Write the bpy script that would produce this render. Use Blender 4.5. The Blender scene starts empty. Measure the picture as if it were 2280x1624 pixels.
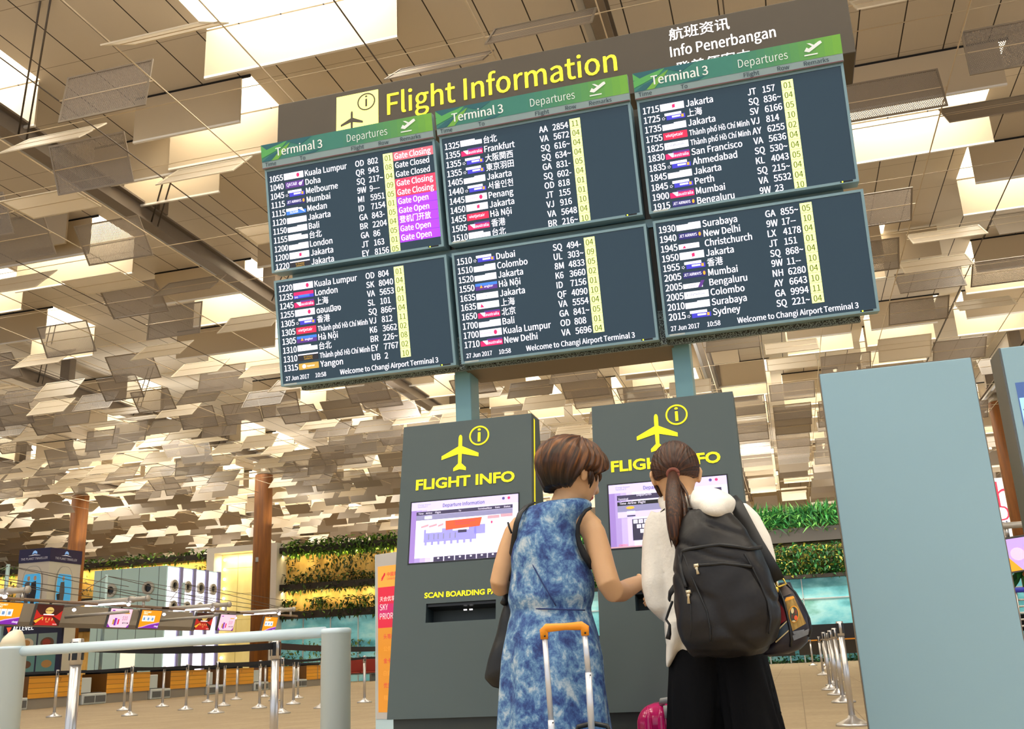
import bpy, bmesh, math, random
from mathutils import Vector, Matrix


class noise:
    @staticmethod
    def noise(p):
        x, y, z = p[0], p[1], p[2]
        s = math.sin
        return (s(x * 2.1 + 1.7 * s(y * 1.3 + z * .7)) + s(y * 2.3 + 1.5 * s(z * 1.7 - x * .9) + 1.3) + s(z * 1.9 + 1.6 * s(x * 1.1 + y * 1.9) + 2.1)) / 3


random.seed(7)
C = bpy.context.scene.collection
R = math.radians
PI = math.pi

# ------------------------------------------------------------------ camera
F_PX = 2176.63
CAMH = 0.78
PITCH, ROLL, YAW = 0.29273, -0.046116, 0.25957
cp, sp_ = math.cos(PITCH), math.sin(PITCH)
cr, sr = math.cos(ROLL), math.sin(ROLL)
cy_, sy_ = math.cos(YAW), math.sin(YAW)
_M = (Matrix(((cr, -sr, 0), (sr, cr, 0), (0, 0, 1))) @ Matrix(((1, 0, 0), (0, 0, -1), (0, 1, 0)))
      @ Matrix(((1, 0, 0), (0, cp, sp_), (0, -sp_, cp))) @ Matrix(((cy_, sy_, 0), (-sy_, cy_, 0), (0, 0, 1))))
cam_d = bpy.data.cameras.new('camera')
cam = bpy.data.objects.new('camera', cam_d)
C.objects.link(cam)
_r, _d, _f = _M[0], -_M[1], _M[2]
cam.matrix_world = Matrix(((_r[0], _d[0], -_f[0], 0), (_r[1], _d[1], -_f[1], 0), (_r[2], _d[2], -_f[2], CAMH), (0, 0, 0, 1)))
cam_d.sensor_width = 36
cam_d.lens = 36 * F_PX / 2280
cam_d.clip_end = 300
cam_d.clip_start = 0.05
bpy.context.scene.camera = cam
CAM0 = Vector((0, 0, CAMH))


def ray(x, y):
    return _M.transposed() @ Vector(((x - 1140) / F_PX, (y - 812) / F_PX, 1))


def atY(x, y, Y):
    d = ray(x, y)
    return CAM0 + d * (Y / d.y)


def atZ(x, y, Z):
    d = ray(x, y)
    return CAM0 + d * ((Z - CAMH) / d.z)


def pix(p):
    q = _M @ (Vector(p) - CAM0)
    return 1140 + F_PX * q.x / q.z, 812 + F_PX * q.y / q.z, q.z


# ------------------------------------------------------------------ world, exposure
sc = bpy.context.scene
w = bpy.data.worlds.new('world')
sc.world = w
w.use_nodes = True
w.node_tree.nodes['Background'].inputs[0].default_value = (0.88, 0.95, 1.04, 1)
w.node_tree.nodes['Background'].inputs[1].default_value = .98
sc.view_settings.view_transform = 'Standard'
sc.view_settings.look = 'None'
sc.view_settings.exposure = 0.12
sc.view_settings.gamma = 1
sc.view_settings.use_curve_mapping = False
SKY_GLOW = 9.5
sc.cycles.max_bounces = 7
sc.cycles.diffuse_bounces = 4
sc.cycles.glossy_bounces = 3
sc.cycles.transparent_max_bounces = 6
sc.cycles.transmission_bounces = 3
sc.cycles.caustics_reflective = False
sc.cycles.caustics_refractive = False
NAME_OF_LAMPS = ('skylight_glazing', 'fluorescent', 'lit_white', 'bulb')


def area_light(name, loc, sx, sy, power, col, rot=(0, 0, 0)):
    l = bpy.data.lights.new(name, 'AREA')
    l.shape = 'RECTANGLE'
    l.size, l.size_y, l.energy, l.color = sx, sy, power, col
    o = bpy.data.objects.new(name, l)
    o.location, o.rotation_euler = loc, rot
    C.objects.link(o)
    return o


# ------------------------------------------------------------------ materials
def srgb(r, g, b):
    f = lambda c: (c / 255 / 12.92) if c <= 10 else ((c / 255 + .055) / 1.055) ** 2.4
    return (f(r), f(g), f(b), 1)


MATS = {}


def mat(name, col, rough=.5, metal=0., emit=0., var=0., vscale=6., spec=.5, bump=0., bscale=40., alpha=1., trans=0.):
    if name in MATS:
        return MATS[name]
    m = bpy.data.materials.new(name)
    m.use_nodes = True
    nt = m.node_tree
    b = nt.nodes['Principled BSDF']
    c = srgb(*col)
    b.inputs['Base Color'].default_value = c
    b.inputs['Roughness'].default_value = rough
    b.inputs['Metallic'].default_value = metal
    b.inputs['Specular IOR Level'].default_value = spec
    if emit:
        b.inputs['Emission Color'].default_value = c
        b.inputs['Emission Strength'].default_value = emit
        if name not in NAME_OF_LAMPS:
            m.cycles.emission_sampling = 'NONE'
    if trans:
        b.inputs['Transmission Weight'].default_value = trans
    if alpha < 1:
        b.inputs['Alpha'].default_value = alpha
    if var or bump:
        tc = nt.nodes.new('ShaderNodeTexCoord')
    if var:
        n = nt.nodes.new('ShaderNodeTexNoise')
        n.inputs['Scale'].default_value = vscale
        n.inputs['Detail'].default_value = 6
        nt.links.new(tc.outputs['Object'], n.inputs['Vector'])
        mx = nt.nodes.new('ShaderNodeMix')
        mx.data_type = 'RGBA'
        nt.links.new(n.outputs['Fac'], mx.inputs[0])
        mx.inputs[6].default_value = tuple(max(0, k * (1 - var)) for k in c[:3]) + (1,)
        mx.inputs[7].default_value = tuple(min(1, k * (1 + var)) for k in c[:3]) + (1,)
        nt.links.new(mx.outputs[2], b.inputs['Base Color'])
    if bump:
        n2 = nt.nodes.new('ShaderNodeTexNoise')
        n2.inputs['Scale'].default_value = bscale
        n2.inputs['Detail'].default_value = 4
        nt.links.new(tc.outputs['Object'], n2.inputs['Vector'])
        bp = nt.nodes.new('ShaderNodeBump')
        bp.inputs['Strength'].default_value = bump
        bp.inputs['Distance'].default_value = .01
        nt.links.new(n2.outputs['Fac'], bp.inputs['Height'])
        nt.links.new(bp.outputs['Normal'], b.inputs['Normal'])
    MATS[name] = m
    return m


def ramp_mat(name, vec_scale, stops, rough=.6, coord='Object', detail=6, nscale=1., distortion=0., emit=0., roughness=.55, bump=0.):
    """noise -> colour ramp"""
    if name in MATS:
        return MATS[name]
    m = bpy.data.materials.new(name)
    m.use_nodes = True
    nt = m.node_tree
    b = nt.nodes['Principled BSDF']
    b.inputs['Roughness'].default_value = rough
    tc = nt.nodes.new('ShaderNodeTexCoord')
    mp = nt.nodes.new('ShaderNodeMapping')
    mp.inputs['Scale'].default_value = vec_scale
    nt.links.new(tc.outputs[coord], mp.inputs['Vector'])
    n = nt.nodes.new('ShaderNodeTexNoise')
    n.inputs['Scale'].default_value = nscale
    n.inputs['Detail'].default_value = detail
    n.inputs['Roughness'].default_value = roughness
    n.inputs['Distortion'].default_value = distortion
    nt.links.new(mp.outputs[0], n.inputs['Vector'])
    cr_ = nt.nodes.new('ShaderNodeValToRGB')
    el = cr_.color_ramp.elements
    while len(el) < len(stops):
        el.new(.5)
    for e, (p, c) in zip(el, stops):
        e.position = p
        e.color = srgb(*c)
    nt.links.new(n.outputs['Fac'], cr_.inputs[0])
    nt.links.new(cr_.outputs[0], b.inputs['Base Color'])
    if emit:
        nt.links.new(cr_.outputs[0], b.inputs['Emission Color'])
        b.inputs['Emission Strength'].default_value = emit
    if bump:
        bp = nt.nodes.new('ShaderNodeBump')
        bp.inputs['Strength'].default_value = bump
        bp.inputs['Distance'].default_value = .01
        nt.links.new(n.outputs['Fac'], bp.inputs['Height'])
        nt.links.new(bp.outputs['Normal'], b.inputs['Normal'])
    MATS[name] = m
    return m


# ------------------------------------------------------------------ mesh builder
class MB:
    def __init__(self):
        self.v, self.f, self.m, self.mats, self.sm = [], [], [], [], []

    def mi(self, m):
        if m not in self.mats:
            self.mats.append(m)
        return self.mats.index(m)

    def add(self, vs, fs, m, smooth=False):
        o = len(self.v)
        i = self.mi(m)
        self.v += [tuple(p) for p in vs]
        for f in fs:
            self.f.append(tuple(k + o for k in f))
            self.m.append(i)
            self.sm.append(smooth)
        return self

    def box(self, x0, x1, y0, y1, z0, z1, m, mtx=None):
        vs = [Vector(p) for p in ((x0, y0, z0), (x1, y0, z0), (x1, y1, z0), (x0, y1, z0), (x0, y0, z1), (x1, y0, z1), (x1, y1, z1), (x0, y1, z1))]
        if mtx is not None:
            vs = [mtx @ p for p in vs]
        return self.add(vs, [(3, 2, 1, 0), (4, 5, 6, 7), (0, 1, 5, 4), (1, 2, 6, 5), (2, 3, 7, 6), (3, 0, 4, 7)], m)

    def quad(self, a, b, c, d, m):
        return self.add([a, b, c, d], [(0, 1, 2, 3)], m)

    def tube(self, pts, rad, m, seg=12, caps=True, sq=1.0, up=None):
        pts = [Vector(p) for p in pts]
        n = len(pts)
        if not hasattr(rad, '__len__'):
            rad = [rad] * n
        vs, fs = [], []
        t0 = (pts[1] - pts[0]).normalized()
        u = Vector(up) if up else (Vector((0, 0, 1)) if abs(t0.z) < .9 else Vector((1, 0, 0)))
        u = (u - t0 * u.dot(t0)).normalized()
        for i in range(n):
            a, b = pts[max(0, i - 1)], pts[min(n - 1, i + 1)]
            t = (b - a).normalized()
            u = (u - t * u.dot(t)).normalized()
            v = t.cross(u)
            for k in range(seg):
                an = 2 * PI * k / seg
                vs.append(pts[i] + u * math.cos(an) * rad[i] + v * math.sin(an) * rad[i] * sq)
        for i in range(n - 1):
            for k in range(seg):
                k2 = (k + 1) % seg
                fs.append((i * seg + k, i * seg + k2, (i + 1) * seg + k2, (i + 1) * seg + k))
        if caps:
            fs.append(tuple(range(seg - 1, -1, -1)))
            fs.append(tuple((n - 1) * seg + k for k in range(seg)))
        return self.add(vs, fs, m, True)

    def loft(self, rings, m, seg=32, smooth=True):
        """rings: (centre, rx, ry) horizontal ellipses, or (centre, rx, ry, power)"""
        vs, fs = [], []
        for r in rings:
            c, rx, ry = Vector(r[0]), r[1], r[2]
            p = r[3] if len(r) > 3 else 2.0
            for k in range(seg):
                an = 2 * PI * k / seg
                ca, sa = math.cos(an), math.sin(an)
                q = 2 / p
                vs.append(c + Vector((math.copysign(abs(ca) ** q, ca) * rx, math.copysign(abs(sa) ** q, sa) * ry, 0)))
        n = len(rings)
        for i in range(n - 1):
            for k in range(seg):
                k2 = (k + 1) % seg
                fs.append((i * seg + k, i * seg + k2, (i + 1) * seg + k2, (i + 1) * seg + k))
        fs.append(tuple(range(seg - 1, -1, -1)))
        fs.append(tuple((n - 1) * seg + k for k in range(seg)))
        if rings[0][0][2] > rings[-1][0][2]:
            fs = [f[::-1] for f in fs]
        return self.add(vs, fs, m, smooth)

    def lathe(self, c, prof, m, seg=24, axis=None):
        c = Vector(c)
        vs, fs = [], []
        q = Vector((0, 0, 1)).rotation_difference(Vector(axis)) if axis else None
        for r, z in prof:
            for k in range(seg):
                an = 2 * PI * k / seg
                p = Vector((r * math.cos(an), r * math.sin(an), z))
                if q:
                    p = q @ p
                vs.append(c + p)
        n = len(prof)
        for i in range(n - 1):
            for k in range(seg):
                k2 = (k + 1) % seg
                fs.append((i * seg + k, i * seg + k2, (i + 1) * seg + k2, (i + 1) * seg + k))
        fs.append(tuple(range(seg - 1, -1, -1)))
        fs.append(tuple((n - 1) * seg + k for k in range(seg)))
        return self.add(vs, fs, m, True)

    def ball(self, c, rx, ry, rz, m, seg=20, rings=12, mtx=None):
        c = Vector(c)
        vs, fs = [], []
        for i in range(1, rings):
            ph = PI * i / rings - PI / 2
            for k in range(seg):
                an = 2 * PI * k / seg
                vs.append(Vector((rx * math.cos(ph) * math.cos(an), ry * math.cos(ph) * math.sin(an), rz * math.sin(ph))))
        b = len(vs)
        vs += [Vector((0, 0, -rz)), Vector((0, 0, rz))]
        for i in range(rings - 2):
            for k in range(seg):
                k2 = (k + 1) % seg
                fs.append((i * seg + k, i * seg + k2, (i + 1) * seg + k2, (i + 1) * seg + k))
        for k in range(seg):
            k2 = (k + 1) % seg
            fs.append((b, k2, k))
            fs.append((b + 1, (rings - 2) * seg + k, (rings - 2) * seg + k2))
        if mtx is not None:
            vs = [mtx @ p for p in vs]
        return self.add([c + p for p in vs], fs, m, True)

    def prism(self, pl, pts, h0, h1, m):
        """polygon pts (u,v) on plane pl, from height h0 to h1"""
        n = len(pts)
        a = sum(pts[i][0] * pts[(i + 1) % n][1] - pts[(i + 1) % n][0] * pts[i][1] for i in range(n))
        if a < 0:
            pts = pts[::-1]
        vs = [pl.P(u, v, h0) for u, v in pts] + [pl.P(u, v, h1) for u, v in pts]
        fs = [tuple(range(n - 1, -1, -1)), tuple(range(n, 2 * n))]
        for i in range(n):
            j = (i + 1) % n
            fs.append((i, j, n + j, n + i))
        return self.add(vs, fs, m)

    def rect(self, pl, u0, u1, v0, v1, h, m):
        return self.quad(pl.P(u0, v0, h), pl.P(u1, v0, h), pl.P(u1, v1, h), pl.P(u0, v1, h), m)

    def slab(self, pl, u0, u1, v0, v1, h0, h1, m):
        return self.prism(pl, [(u0, v0), (u1, v0), (u1, v1), (u0, v1)], h0, h1, m)

    def poly(self, pl, pts, h, m):
        n = len(pts)
        a = sum(pts[i][0] * pts[(i + 1) % n][1] - pts[(i + 1) % n][0] * pts[i][1] for i in range(n))
        if a < 0:
            pts = pts[::-1]
        return self.add([pl.P(u, v, h) for u, v in pts], [tuple(range(n))], m)

    def ring(self, pl, u, v, r0, r1, h0, h1, m, seg=40):
        vs, fs = [], []
        for h in (h0, h1):
            for r in (r0, r1):
                for k in range(seg):
                    an = 2 * PI * k / seg
                    vs.append(pl.P(u + r * math.cos(an), v + r * math.sin(an), h))
        for k in range(seg):
            j = (k + 1) % seg
            fs.append((2 * seg + k, 3 * seg + k, 3 * seg + j, 2 * seg + j))
            fs.append((seg + k, seg + j, 3 * seg + j, 3 * seg + k))
            fs.append((k, 2 * seg + k, 2 * seg + j, j))
        return self.add(vs, fs, m)

    def disc(self, pl, u, v, ru, rv, h, m, seg=28):
        return self.add([pl.P(u + ru * math.cos(2 * PI * k / seg), v + rv * math.sin(2 * PI * k / seg), h) for k in range(seg)], [tuple(range(seg))], m)

    def text(self, pl, s, u, v, size, m, h=.0015, align='L', bold=0., xs=1., width=None, depth=0., font='sans'):
        f_ = SANS if font == 'sans' and not any(0x0e00 <= ord(ch) < 0x0e80 for ch in s) else None
        multi = bold > .006 and f_ is not None
        vs, fs, x0, x1 = glyphs(s, 0. if multi else bold, depth, f_)
        if width:
            xs = width / max(1e-6, (x1 - x0) * size)
        off = {'L': -x0, 'C': -(x0 + x1) / 2, 'R': -x1}[align]
        if multi:       # heavier weight: strokes drawn side by side
            cjk = any(ord(ch) > 0x2e80 for ch in s)
            for k, (dx, dy) in enumerate(((-bold * (.5 if cjk else 1), 0), (bold * (.5 if cjk else 1), 0), (0, bold * .4))):
                self.add([pl.P(u + (p[0] + off + dx) * size * xs, v + (p[1] + dy) * size, h + k * .00012 + p[2] * size) for p in vs], fs, m)
            return self
        return self.add([pl.P(u + (p[0] + off) * size * xs, v + p[1] * size, h + p[2] * size) for p in vs], fs, m)

    def build(self, name, parent=None, bevel=0., seg=2, sub=0):
        me = bpy.data.meshes.new(name)
        off = Vector((0, 0, 0))
        if parent is not None:
            off = WORLD_LOC.get(parent.name, Vector((0, 0, 0)))
        me.from_pydata([Vector(p) - off for p in self.v], [], self.f)
        for mm in self.mats:
            me.materials.append(mm)
        me.polygons.foreach_set('material_index', self.m)
        me.polygons.foreach_set('use_smooth', self.sm)
        me.update()
        o = bpy.data.objects.new(name, me)
        C.objects.link(o)
        if parent is not None:
            o.parent = parent
            WORLD_LOC[o.name] = off
        else:
            WORLD_LOC[o.name] = Vector((0, 0, 0))
        if bevel:
            bv = o.modifiers.new('bevel', 'BEVEL')
            bv.width, bv.segments, bv.limit_method = bevel, seg, 'ANGLE'
            bv.angle_limit = R(40)
        if sub:
            sd = o.modifiers.new('sub', 'SUBSURF')
            sd.levels = sd.render_levels = sub
        return o


WORLD_LOC = {}
_GL = {}
import os
try:        # the humanist sans that ships with Blender, for the airport lettering
    SANS = bpy.data.fonts.load(os.path.join(bpy.utils.system_resource('DATAFILES'), 'fonts', 'Noto Sans CJK Regular.woff2'))
except Exception:
    SANS = None
GEO = None


_CAP = {}


def cap_scale(font):
    if font is None:
        return 1.
    if 's' not in _CAP:
        cu = bpy.data.curves.new('t', 'FONT')
        cu.body, cu.font = 'H', font
        ob = bpy.data.objects.new('t', cu)
        me = bpy.data.meshes.new_from_object(ob)
        hh = max((p.co.y for p in me.vertices), default=.73)
        bpy.data.objects.remove(ob)
        bpy.data.curves.remove(cu)
        bpy.data.meshes.remove(me)
        _CAP['s'] = .735 / hh
    return _CAP['s']


def glyphs(s, bold, depth=0., font=None):
    if any(ord(ch) > 0x2e80 for ch in s):
        bold = min(bold, .006)
    k = (s, round(bold, 4), depth, font is None)
    if k in _GL:
        return _GL[k]
    cu = bpy.data.curves.new('t', 'FONT')
    cu.body = s
    cu.size = cap_scale(font)
    if font is not None:
        cu.font = font
    cu.resolution_u = 3
    cu.offset = bold
    cu.extrude = depth / 2
    ob = bpy.data.objects.new('t', cu)
    me = bpy.data.meshes.new_from_object(ob)
    vs = [(p.co.x, p.co.y, p.co.z + depth / 2) for p in me.vertices]
    fs = [tuple(p.vertices) for p in me.polygons]
    bpy.data.objects.remove(ob)
    bpy.data.curves.remove(cu)
    bpy.data.meshes.remove(me)
    x0 = min((p[0] for p in vs), default=0)
    x1 = max((p[0] for p in vs), default=1)
    _GL[k] = (vs, fs, x0, x1)
    return _GL[k]


class Plane:
    def __init__(self, o, u, v):
        self.o, self.u, self.v = Vector(o), Vector(u).normalized(), Vector(v).normalized()
        self.n = self.u.cross(self.v)

    def P(self, u, v, h=0.):
        return self.o + self.u * u + self.v * v + self.n * h

    def at(self, x, y):
        d = ray(x, y)
        t = (self.o - CAM0).dot(self.n) / d.dot(self.n)
        p = CAM0 + d * t - self.o
        return p.dot(self.u), p.dot(self.v)


def thing(name, label, cat, loc=(0, 0, 0), group=None, kind=None):
    o = bpy.data.objects.new(name, None)
    C.objects.link(o)
    o.location = loc
    o.empty_display_size = .1
    WORLD_LOC[o.name] = Vector(loc)
    tag(o, label, cat, group, kind)
    return o


def tag(o, label, cat, group=None, kind=None):
    if label:
        o['label'] = label
    if cat:
        o['category'] = cat
    if group:
        o['group'] = group
    if kind:
        o['kind'] = kind
    return o


def copy_tree(o, loc, label=None, group=None, rotz=None):
    r = o.copy()
    C.objects.link(r)
    r.location = loc
    if rotz is not None:
        r.rotation_euler.z = rotz
    if label:
        r['label'] = label
    if group:
        r['group'] = group
    for ch in o.children:
        c = ch.copy()
        C.objects.link(c)
        c.parent = r
        for g in ch.children:
            d = g.copy()
            C.objects.link(d)
            d.parent = c
    return r


def structure(o):
    o['kind'] = 'structure'
    return o
# ================================================================== large structure
m_floor = bpy.data.materials.new('carpet_beige')
m_floor.use_nodes = True
_nt = m_floor.node_tree
_b = _nt.nodes['Principled BSDF']
_b.inputs['Roughness'].default_value = .75
_tc = _nt.nodes.new('ShaderNodeTexCoord')
_br = _nt.nodes.new('ShaderNodeTexBrick')
_br.offset = 0
_br.inputs['Scale'].default_value = 1
_br.inputs['Brick Width'].default_value = .6
_br.inputs['Row Height'].default_value = .6
_br.inputs['Mortar Size'].default_value = .006
_br.inputs['Color1'].default_value = srgb(186, 166, 134)
_br.inputs['Color2'].default_value = srgb(176, 156, 125)
_br.inputs['Mortar'].default_value = srgb(150, 132, 106)
_nt.links.new(_tc.outputs['Object'], _br.inputs['Vector'])
_no = _nt.nodes.new('ShaderNodeTexNoise')
_no.inputs['Scale'].default_value = 14
_no.inputs['Detail'].default_value = 8
_nt.links.new(_tc.outputs['Object'], _no.inputs['Vector'])
_mx = _nt.nodes.new('ShaderNodeMix')
_mx.data_type = 'RGBA'
_mx.blend_type = 'MULTIPLY'
_mx.inputs[0].default_value = .35
_nt.links.new(_br.outputs['Color'], _mx.inputs[6])
_nt.links.new(_no.outputs['Fac'], _mx.inputs[7])
_nt.links.new(_mx.outputs[2], _b.inputs['Base Color'])

fl = MB()
fl.quad((-95, -12, 0), (55, -12, 0), (55, 86, 0), (-95, 86, 0), m_floor)
structure(fl.build('floor'))

# ceiling of long slotted boards at z = 13.5, with openings
CZ = 13.5
m_ceil = bpy.data.materials.new('ceiling_boards')
m_ceil.use_nodes = True
_nt = m_ceil.node_tree
_b = _nt.nodes['Principled BSDF']
_b.inputs['Roughness'].default_value = .6
_tc = _nt.nodes.new('ShaderNodeTexCoord')
_sp = _nt.nodes.new('ShaderNodeSeparateXYZ')
_nt.links.new(_tc.outputs['Object'], _sp.inputs[0])


def _line(axis, period, width, off=0.):
    a = _nt.nodes.new('ShaderNodeMath'); a.operation = 'ADD'; a.inputs[1].default_value = 500 * period + off
    _nt.links.new(_sp.outputs[axis], a.inputs[0])
    b = _nt.nodes.new('ShaderNodeMath'); b.operation = 'MODULO'; b.inputs[1].default_value = period
    _nt.links.new(a.outputs[0], b.inputs[0])
    c = _nt.nodes.new('ShaderNodeMath'); c.operation = 'LESS_THAN'; c.inputs[1].default_value = width
    _nt.links.new(b.outputs[0], c.inputs[0])
    return c


def _lay(prev, fac, col, amt):
    mx = _nt.nodes.new('ShaderNodeMix'); mx.data_type = 'RGBA'
    mu = _nt.nodes.new('ShaderNodeMath'); mu.operation = 'MULTIPLY'; mu.inputs[1].default_value = amt
    _nt.links.new(fac.outputs[0], mu.inputs[0])
    _nt.links.new(mu.outputs[0], mx.inputs[0])
    if prev is None:
        mx.inputs[6].default_value = srgb(222, 212, 197)
    else:
        _nt.links.new(prev.outputs[2], mx.inputs[6])
    mx.inputs[7].default_value = srgb(*col)
    return mx


_l = _lay(None, _line(0, .475, .012, .2), (224, 214, 198), .7)
_l = _lay(_l, _line(1, 1.9, .014), (130, 110, 86), .8)
_l = _lay(_l, _line(0, .95, .028), (46, 34, 24), 1.)
_nt.links.new(_l.outputs[2], _b.inputs['Base Color'])

# (x0, x1, y0, y1) of the skylight openings
OPEN = [(-10.2, -6.0, 12.2, 15.15), (-17.8, -14.6, 12.9, 15.5), (-13.1, -10.2, 16.85, 18.2), (-15.4, -12.6, 18.4, 19.6),
        (2.1, 6.1, 21.1, 23.8), (6.05, 9.3, 26.1, 28.2), (-22.0, -17.8, 21.6, 23.3), (-26.0, -22.9, 22.4, 24.6),
        (-18.9, -15.4, 25.9, 28.2), (-14.2, -11.0, 24.3, 26.5), (-21.6, -17.2, 31.2, 33.4), (1.2, 4.3, 30.6, 32.6),
        (-9.8, -6.2, 29.2, 31.6), (-6.0, -3.2, 24.2, 26.4), (7.2, 10.2, 33.2, 35.4), (-9.6, -6.6, 20.6, 22.8)]
rs = random.Random(3)
_yy = 35.2
while _yy < 78:
    for kx in range(-16, 5):
        x = kx * 3.35 + rs.uniform(-.4, .4) + .8
        if rs.random() < (.42 if _yy < 44 else .6):
            c = (x, x + 2.6, _yy + .1, _yy + 2.3)
            if not any(c[0] < o[1] + .3 and c[1] > o[0] - .3 and c[2] < o[3] + .4 and c[3] > o[2] - .4 for o in OPEN):
                OPEN.append(c)
    _yy += 3.1
for kx, ky in ((-6, 30.2), (-8, 27.2), (-9, 33), (-10, 29), (-11, 31.8), (-12, 27)):
    x = kx * 3.35
    c = (x, x + 2.8, ky, ky + 2.3)
    if not any(c[0] < o[1] + .3 and c[1] > o[0] - .3 and c[2] < o[3] + .4 and c[3] > o[2] - .4 for o in OPEN):
        OPEN.append(c)
# openings above and behind the viewer
for x in (-24, -16, -8, 0, 8, 16):
    for y in (-9.5, -4.5, .5, 5.5):
        OPEN.append((x, x + 3.6, y, y + 2.6))

xs = sorted({-95., 55.} | {o[0] for o in OPEN} | {o[1] for o in OPEN})
ys = sorted({-12., 86.} | {o[2] for o in OPEN} | {o[3] for o in OPEN})
ce = MB()
for j in range(len(ys) - 1):
    run = None
    for i in range(len(xs) - 1):
        mxx, myy = (xs[i] + xs[i + 1]) / 2, (ys[j] + ys[j + 1]) / 2
        hole = any(o[0] < mxx < o[1] and o[2] < myy < o[3] for o in OPEN)
        if hole:
            if run is not None:
                ce.quad((run, ys[j], CZ), (run, ys[j + 1], CZ), (xs[i], ys[j + 1], CZ), (xs[i], ys[j], CZ), m_ceil)
                run = None
        elif run is None:
            run = xs[i]
    if run is not None:
        ce.quad((run, ys[j], CZ), (run, ys[j + 1], CZ), (xs[-1], ys[j + 1], CZ), (xs[-1], ys[j], CZ), m_ceil)
structure(ce.build('ceiling'))

m_glow = mat('skylight_glazing', (255, 250, 240), .5, emit=SKY_GLOW)
m_well = mat('skylight_well_white', (240, 232, 212), .5)
m_flap = bpy.data.materials.new('flap_translucent')
m_flap.use_nodes = True
_nt = m_flap.node_tree
_b = _nt.nodes['Principled BSDF']
_b.inputs['Base Color'].default_value = srgb(206, 190, 164)
_b.inputs['Roughness'].default_value = .45
_tr = _nt.nodes.new('ShaderNodeBsdfTranslucent')
_tr.inputs[0].default_value = srgb(235, 220, 190)
_ms = _nt.nodes.new('ShaderNodeMixShader')
_ms.inputs[0].default_value = .1
_nt.links.new(_b.outputs[0], _ms.inputs[1])
_nt.links.new(_tr.outputs[0], _ms.inputs[2])
_nt.links.new(_ms.outputs[0], _nt.nodes['Material Output'].inputs[0])
m_lip = mat('flap_lip', (250, 246, 240), .4)
FLAP = 1.12
unseen = []
for i, (x0, x1, y0, y1) in enumerate(OPEN):
    p = pix(((x0 + x1) / 2, y1, CZ - .6))
    vis = -300 < p[0] < 2600 and -300 < p[1] < 1300 and y1 > 10
    if not vis:         # openings above and behind the viewer
        unseen.append((x0, x1, y0, y1))
        continue
    t = thing('skylight', 'glowing ceiling skylight with pale hanging flaps before and behind it', 'skylight', ((x0 + x1) / 2, (y0 + y1) / 2, CZ), 'skylights in the slotted ceiling')
    b = MB()
    b.quad((x0, y0, CZ + 1.1), (x0, y1, CZ + 1.1), (x1, y1, CZ + 1.1), (x1, y0, CZ + 1.1), m_glow)
    b.build('glazing', t)
    b = MB()
    b.quad((x0, y0, CZ), (x0, y1, CZ), (x0, y1, CZ + 1.1), (x0, y0, CZ + 1.1), m_well)
    b.quad((x1, y0, CZ), (x1, y0, CZ + 1.1), (x1, y1, CZ + 1.1), (x1, y1, CZ), m_well)
    b.quad((x0, y1, CZ), (x1, y1, CZ), (x1, y1, CZ + 1.1), (x0, y1, CZ + 1.1), m_well)
    b.quad((x0, y0, CZ), (x0, y0, CZ + 1.1), (x1, y0, CZ + 1.1), (x1, y0, CZ), m_well)
    b.build('light_well', t)
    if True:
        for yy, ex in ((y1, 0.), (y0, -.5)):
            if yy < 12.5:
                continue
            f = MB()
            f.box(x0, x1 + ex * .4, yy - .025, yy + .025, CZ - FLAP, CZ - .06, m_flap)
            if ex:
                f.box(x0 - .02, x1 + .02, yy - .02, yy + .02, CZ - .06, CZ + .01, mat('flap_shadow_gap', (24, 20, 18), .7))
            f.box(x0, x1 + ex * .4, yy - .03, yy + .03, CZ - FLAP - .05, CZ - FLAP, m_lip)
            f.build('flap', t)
b = MB()
for x0, x1, y0, y1 in unseen:
    z = CZ + 1.1
    b.quad((x0, y0, z), (x0, y1, z), (x1, y1, z), (x1, y0, z), m_glow)
    for a, c in (((x0, y0), (x0, y1)), ((x1, y1), (x1, y0)), ((x0, y1), (x1, y1)), ((x1, y0), (x0, y0))):
        b.quad((*a, CZ), (*c, CZ), (*c, z), (*a, z), m_well)
structure(b.build('window_3'))
# extra hanging flaps without an opening (dark side towards the hall)
for (x0, x1, y) in ((-20.3, -18.3, 21.0), (3.6, 5.9, 31.4), (-4.6, -.9, 41.0), (-1.2, 1.6, 36.4)):
    f = MB()
    f.box(x0, x1, y - .03, y + .03, CZ - 1.05, CZ - .06, m_flap)
    tag(f.build('ceiling_flap'), 'tan flap panel hanging alone from the slotted ceiling', 'ceiling flap', 'single hanging flaps')

# steel beams along Y with hangers
m_beam = mat('beam_grey', (128, 116, 104), .45, var=.08)
m_beam2 = mat('beam_light', (176, 176, 178), .4)
BEAMX = (-40.3, -27.6, -14.9, -2.12, 10.65)
for k, bx in enumerate(BEAMX):
    b = MB()
    b.box(bx - .17, bx + .17, 8, 80, 11.95, 12.0, m_beam)
    b.box(bx - .17, bx + .17, 8, 80, 12.4, 12.45, m_beam)
    b.box(bx - .03, bx + .03, 8, 80, 12.0, 12.4, m_beam)
    b.box(bx - .32, bx - .19, 8, 80, 12.02, 12.12, m_beam2)
    y = 14.2
    while y < 79:
        b.box(bx - .22, bx + .22, y - .18, y + .18, 12.45, CZ + .02, m_beam)
        y += 6.1
    structure(tag(b.build('roof_beam'), 'grey steel roof beam running away under the ceiling', 'beam', 'roof beams'))
# tie rods in pairs between the beams
m_rod = mat('rod_steel', (214, 196, 166), .35, .3)
m_rodd = mat('rod_dark', (96, 84, 72), .4, .3)

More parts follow.
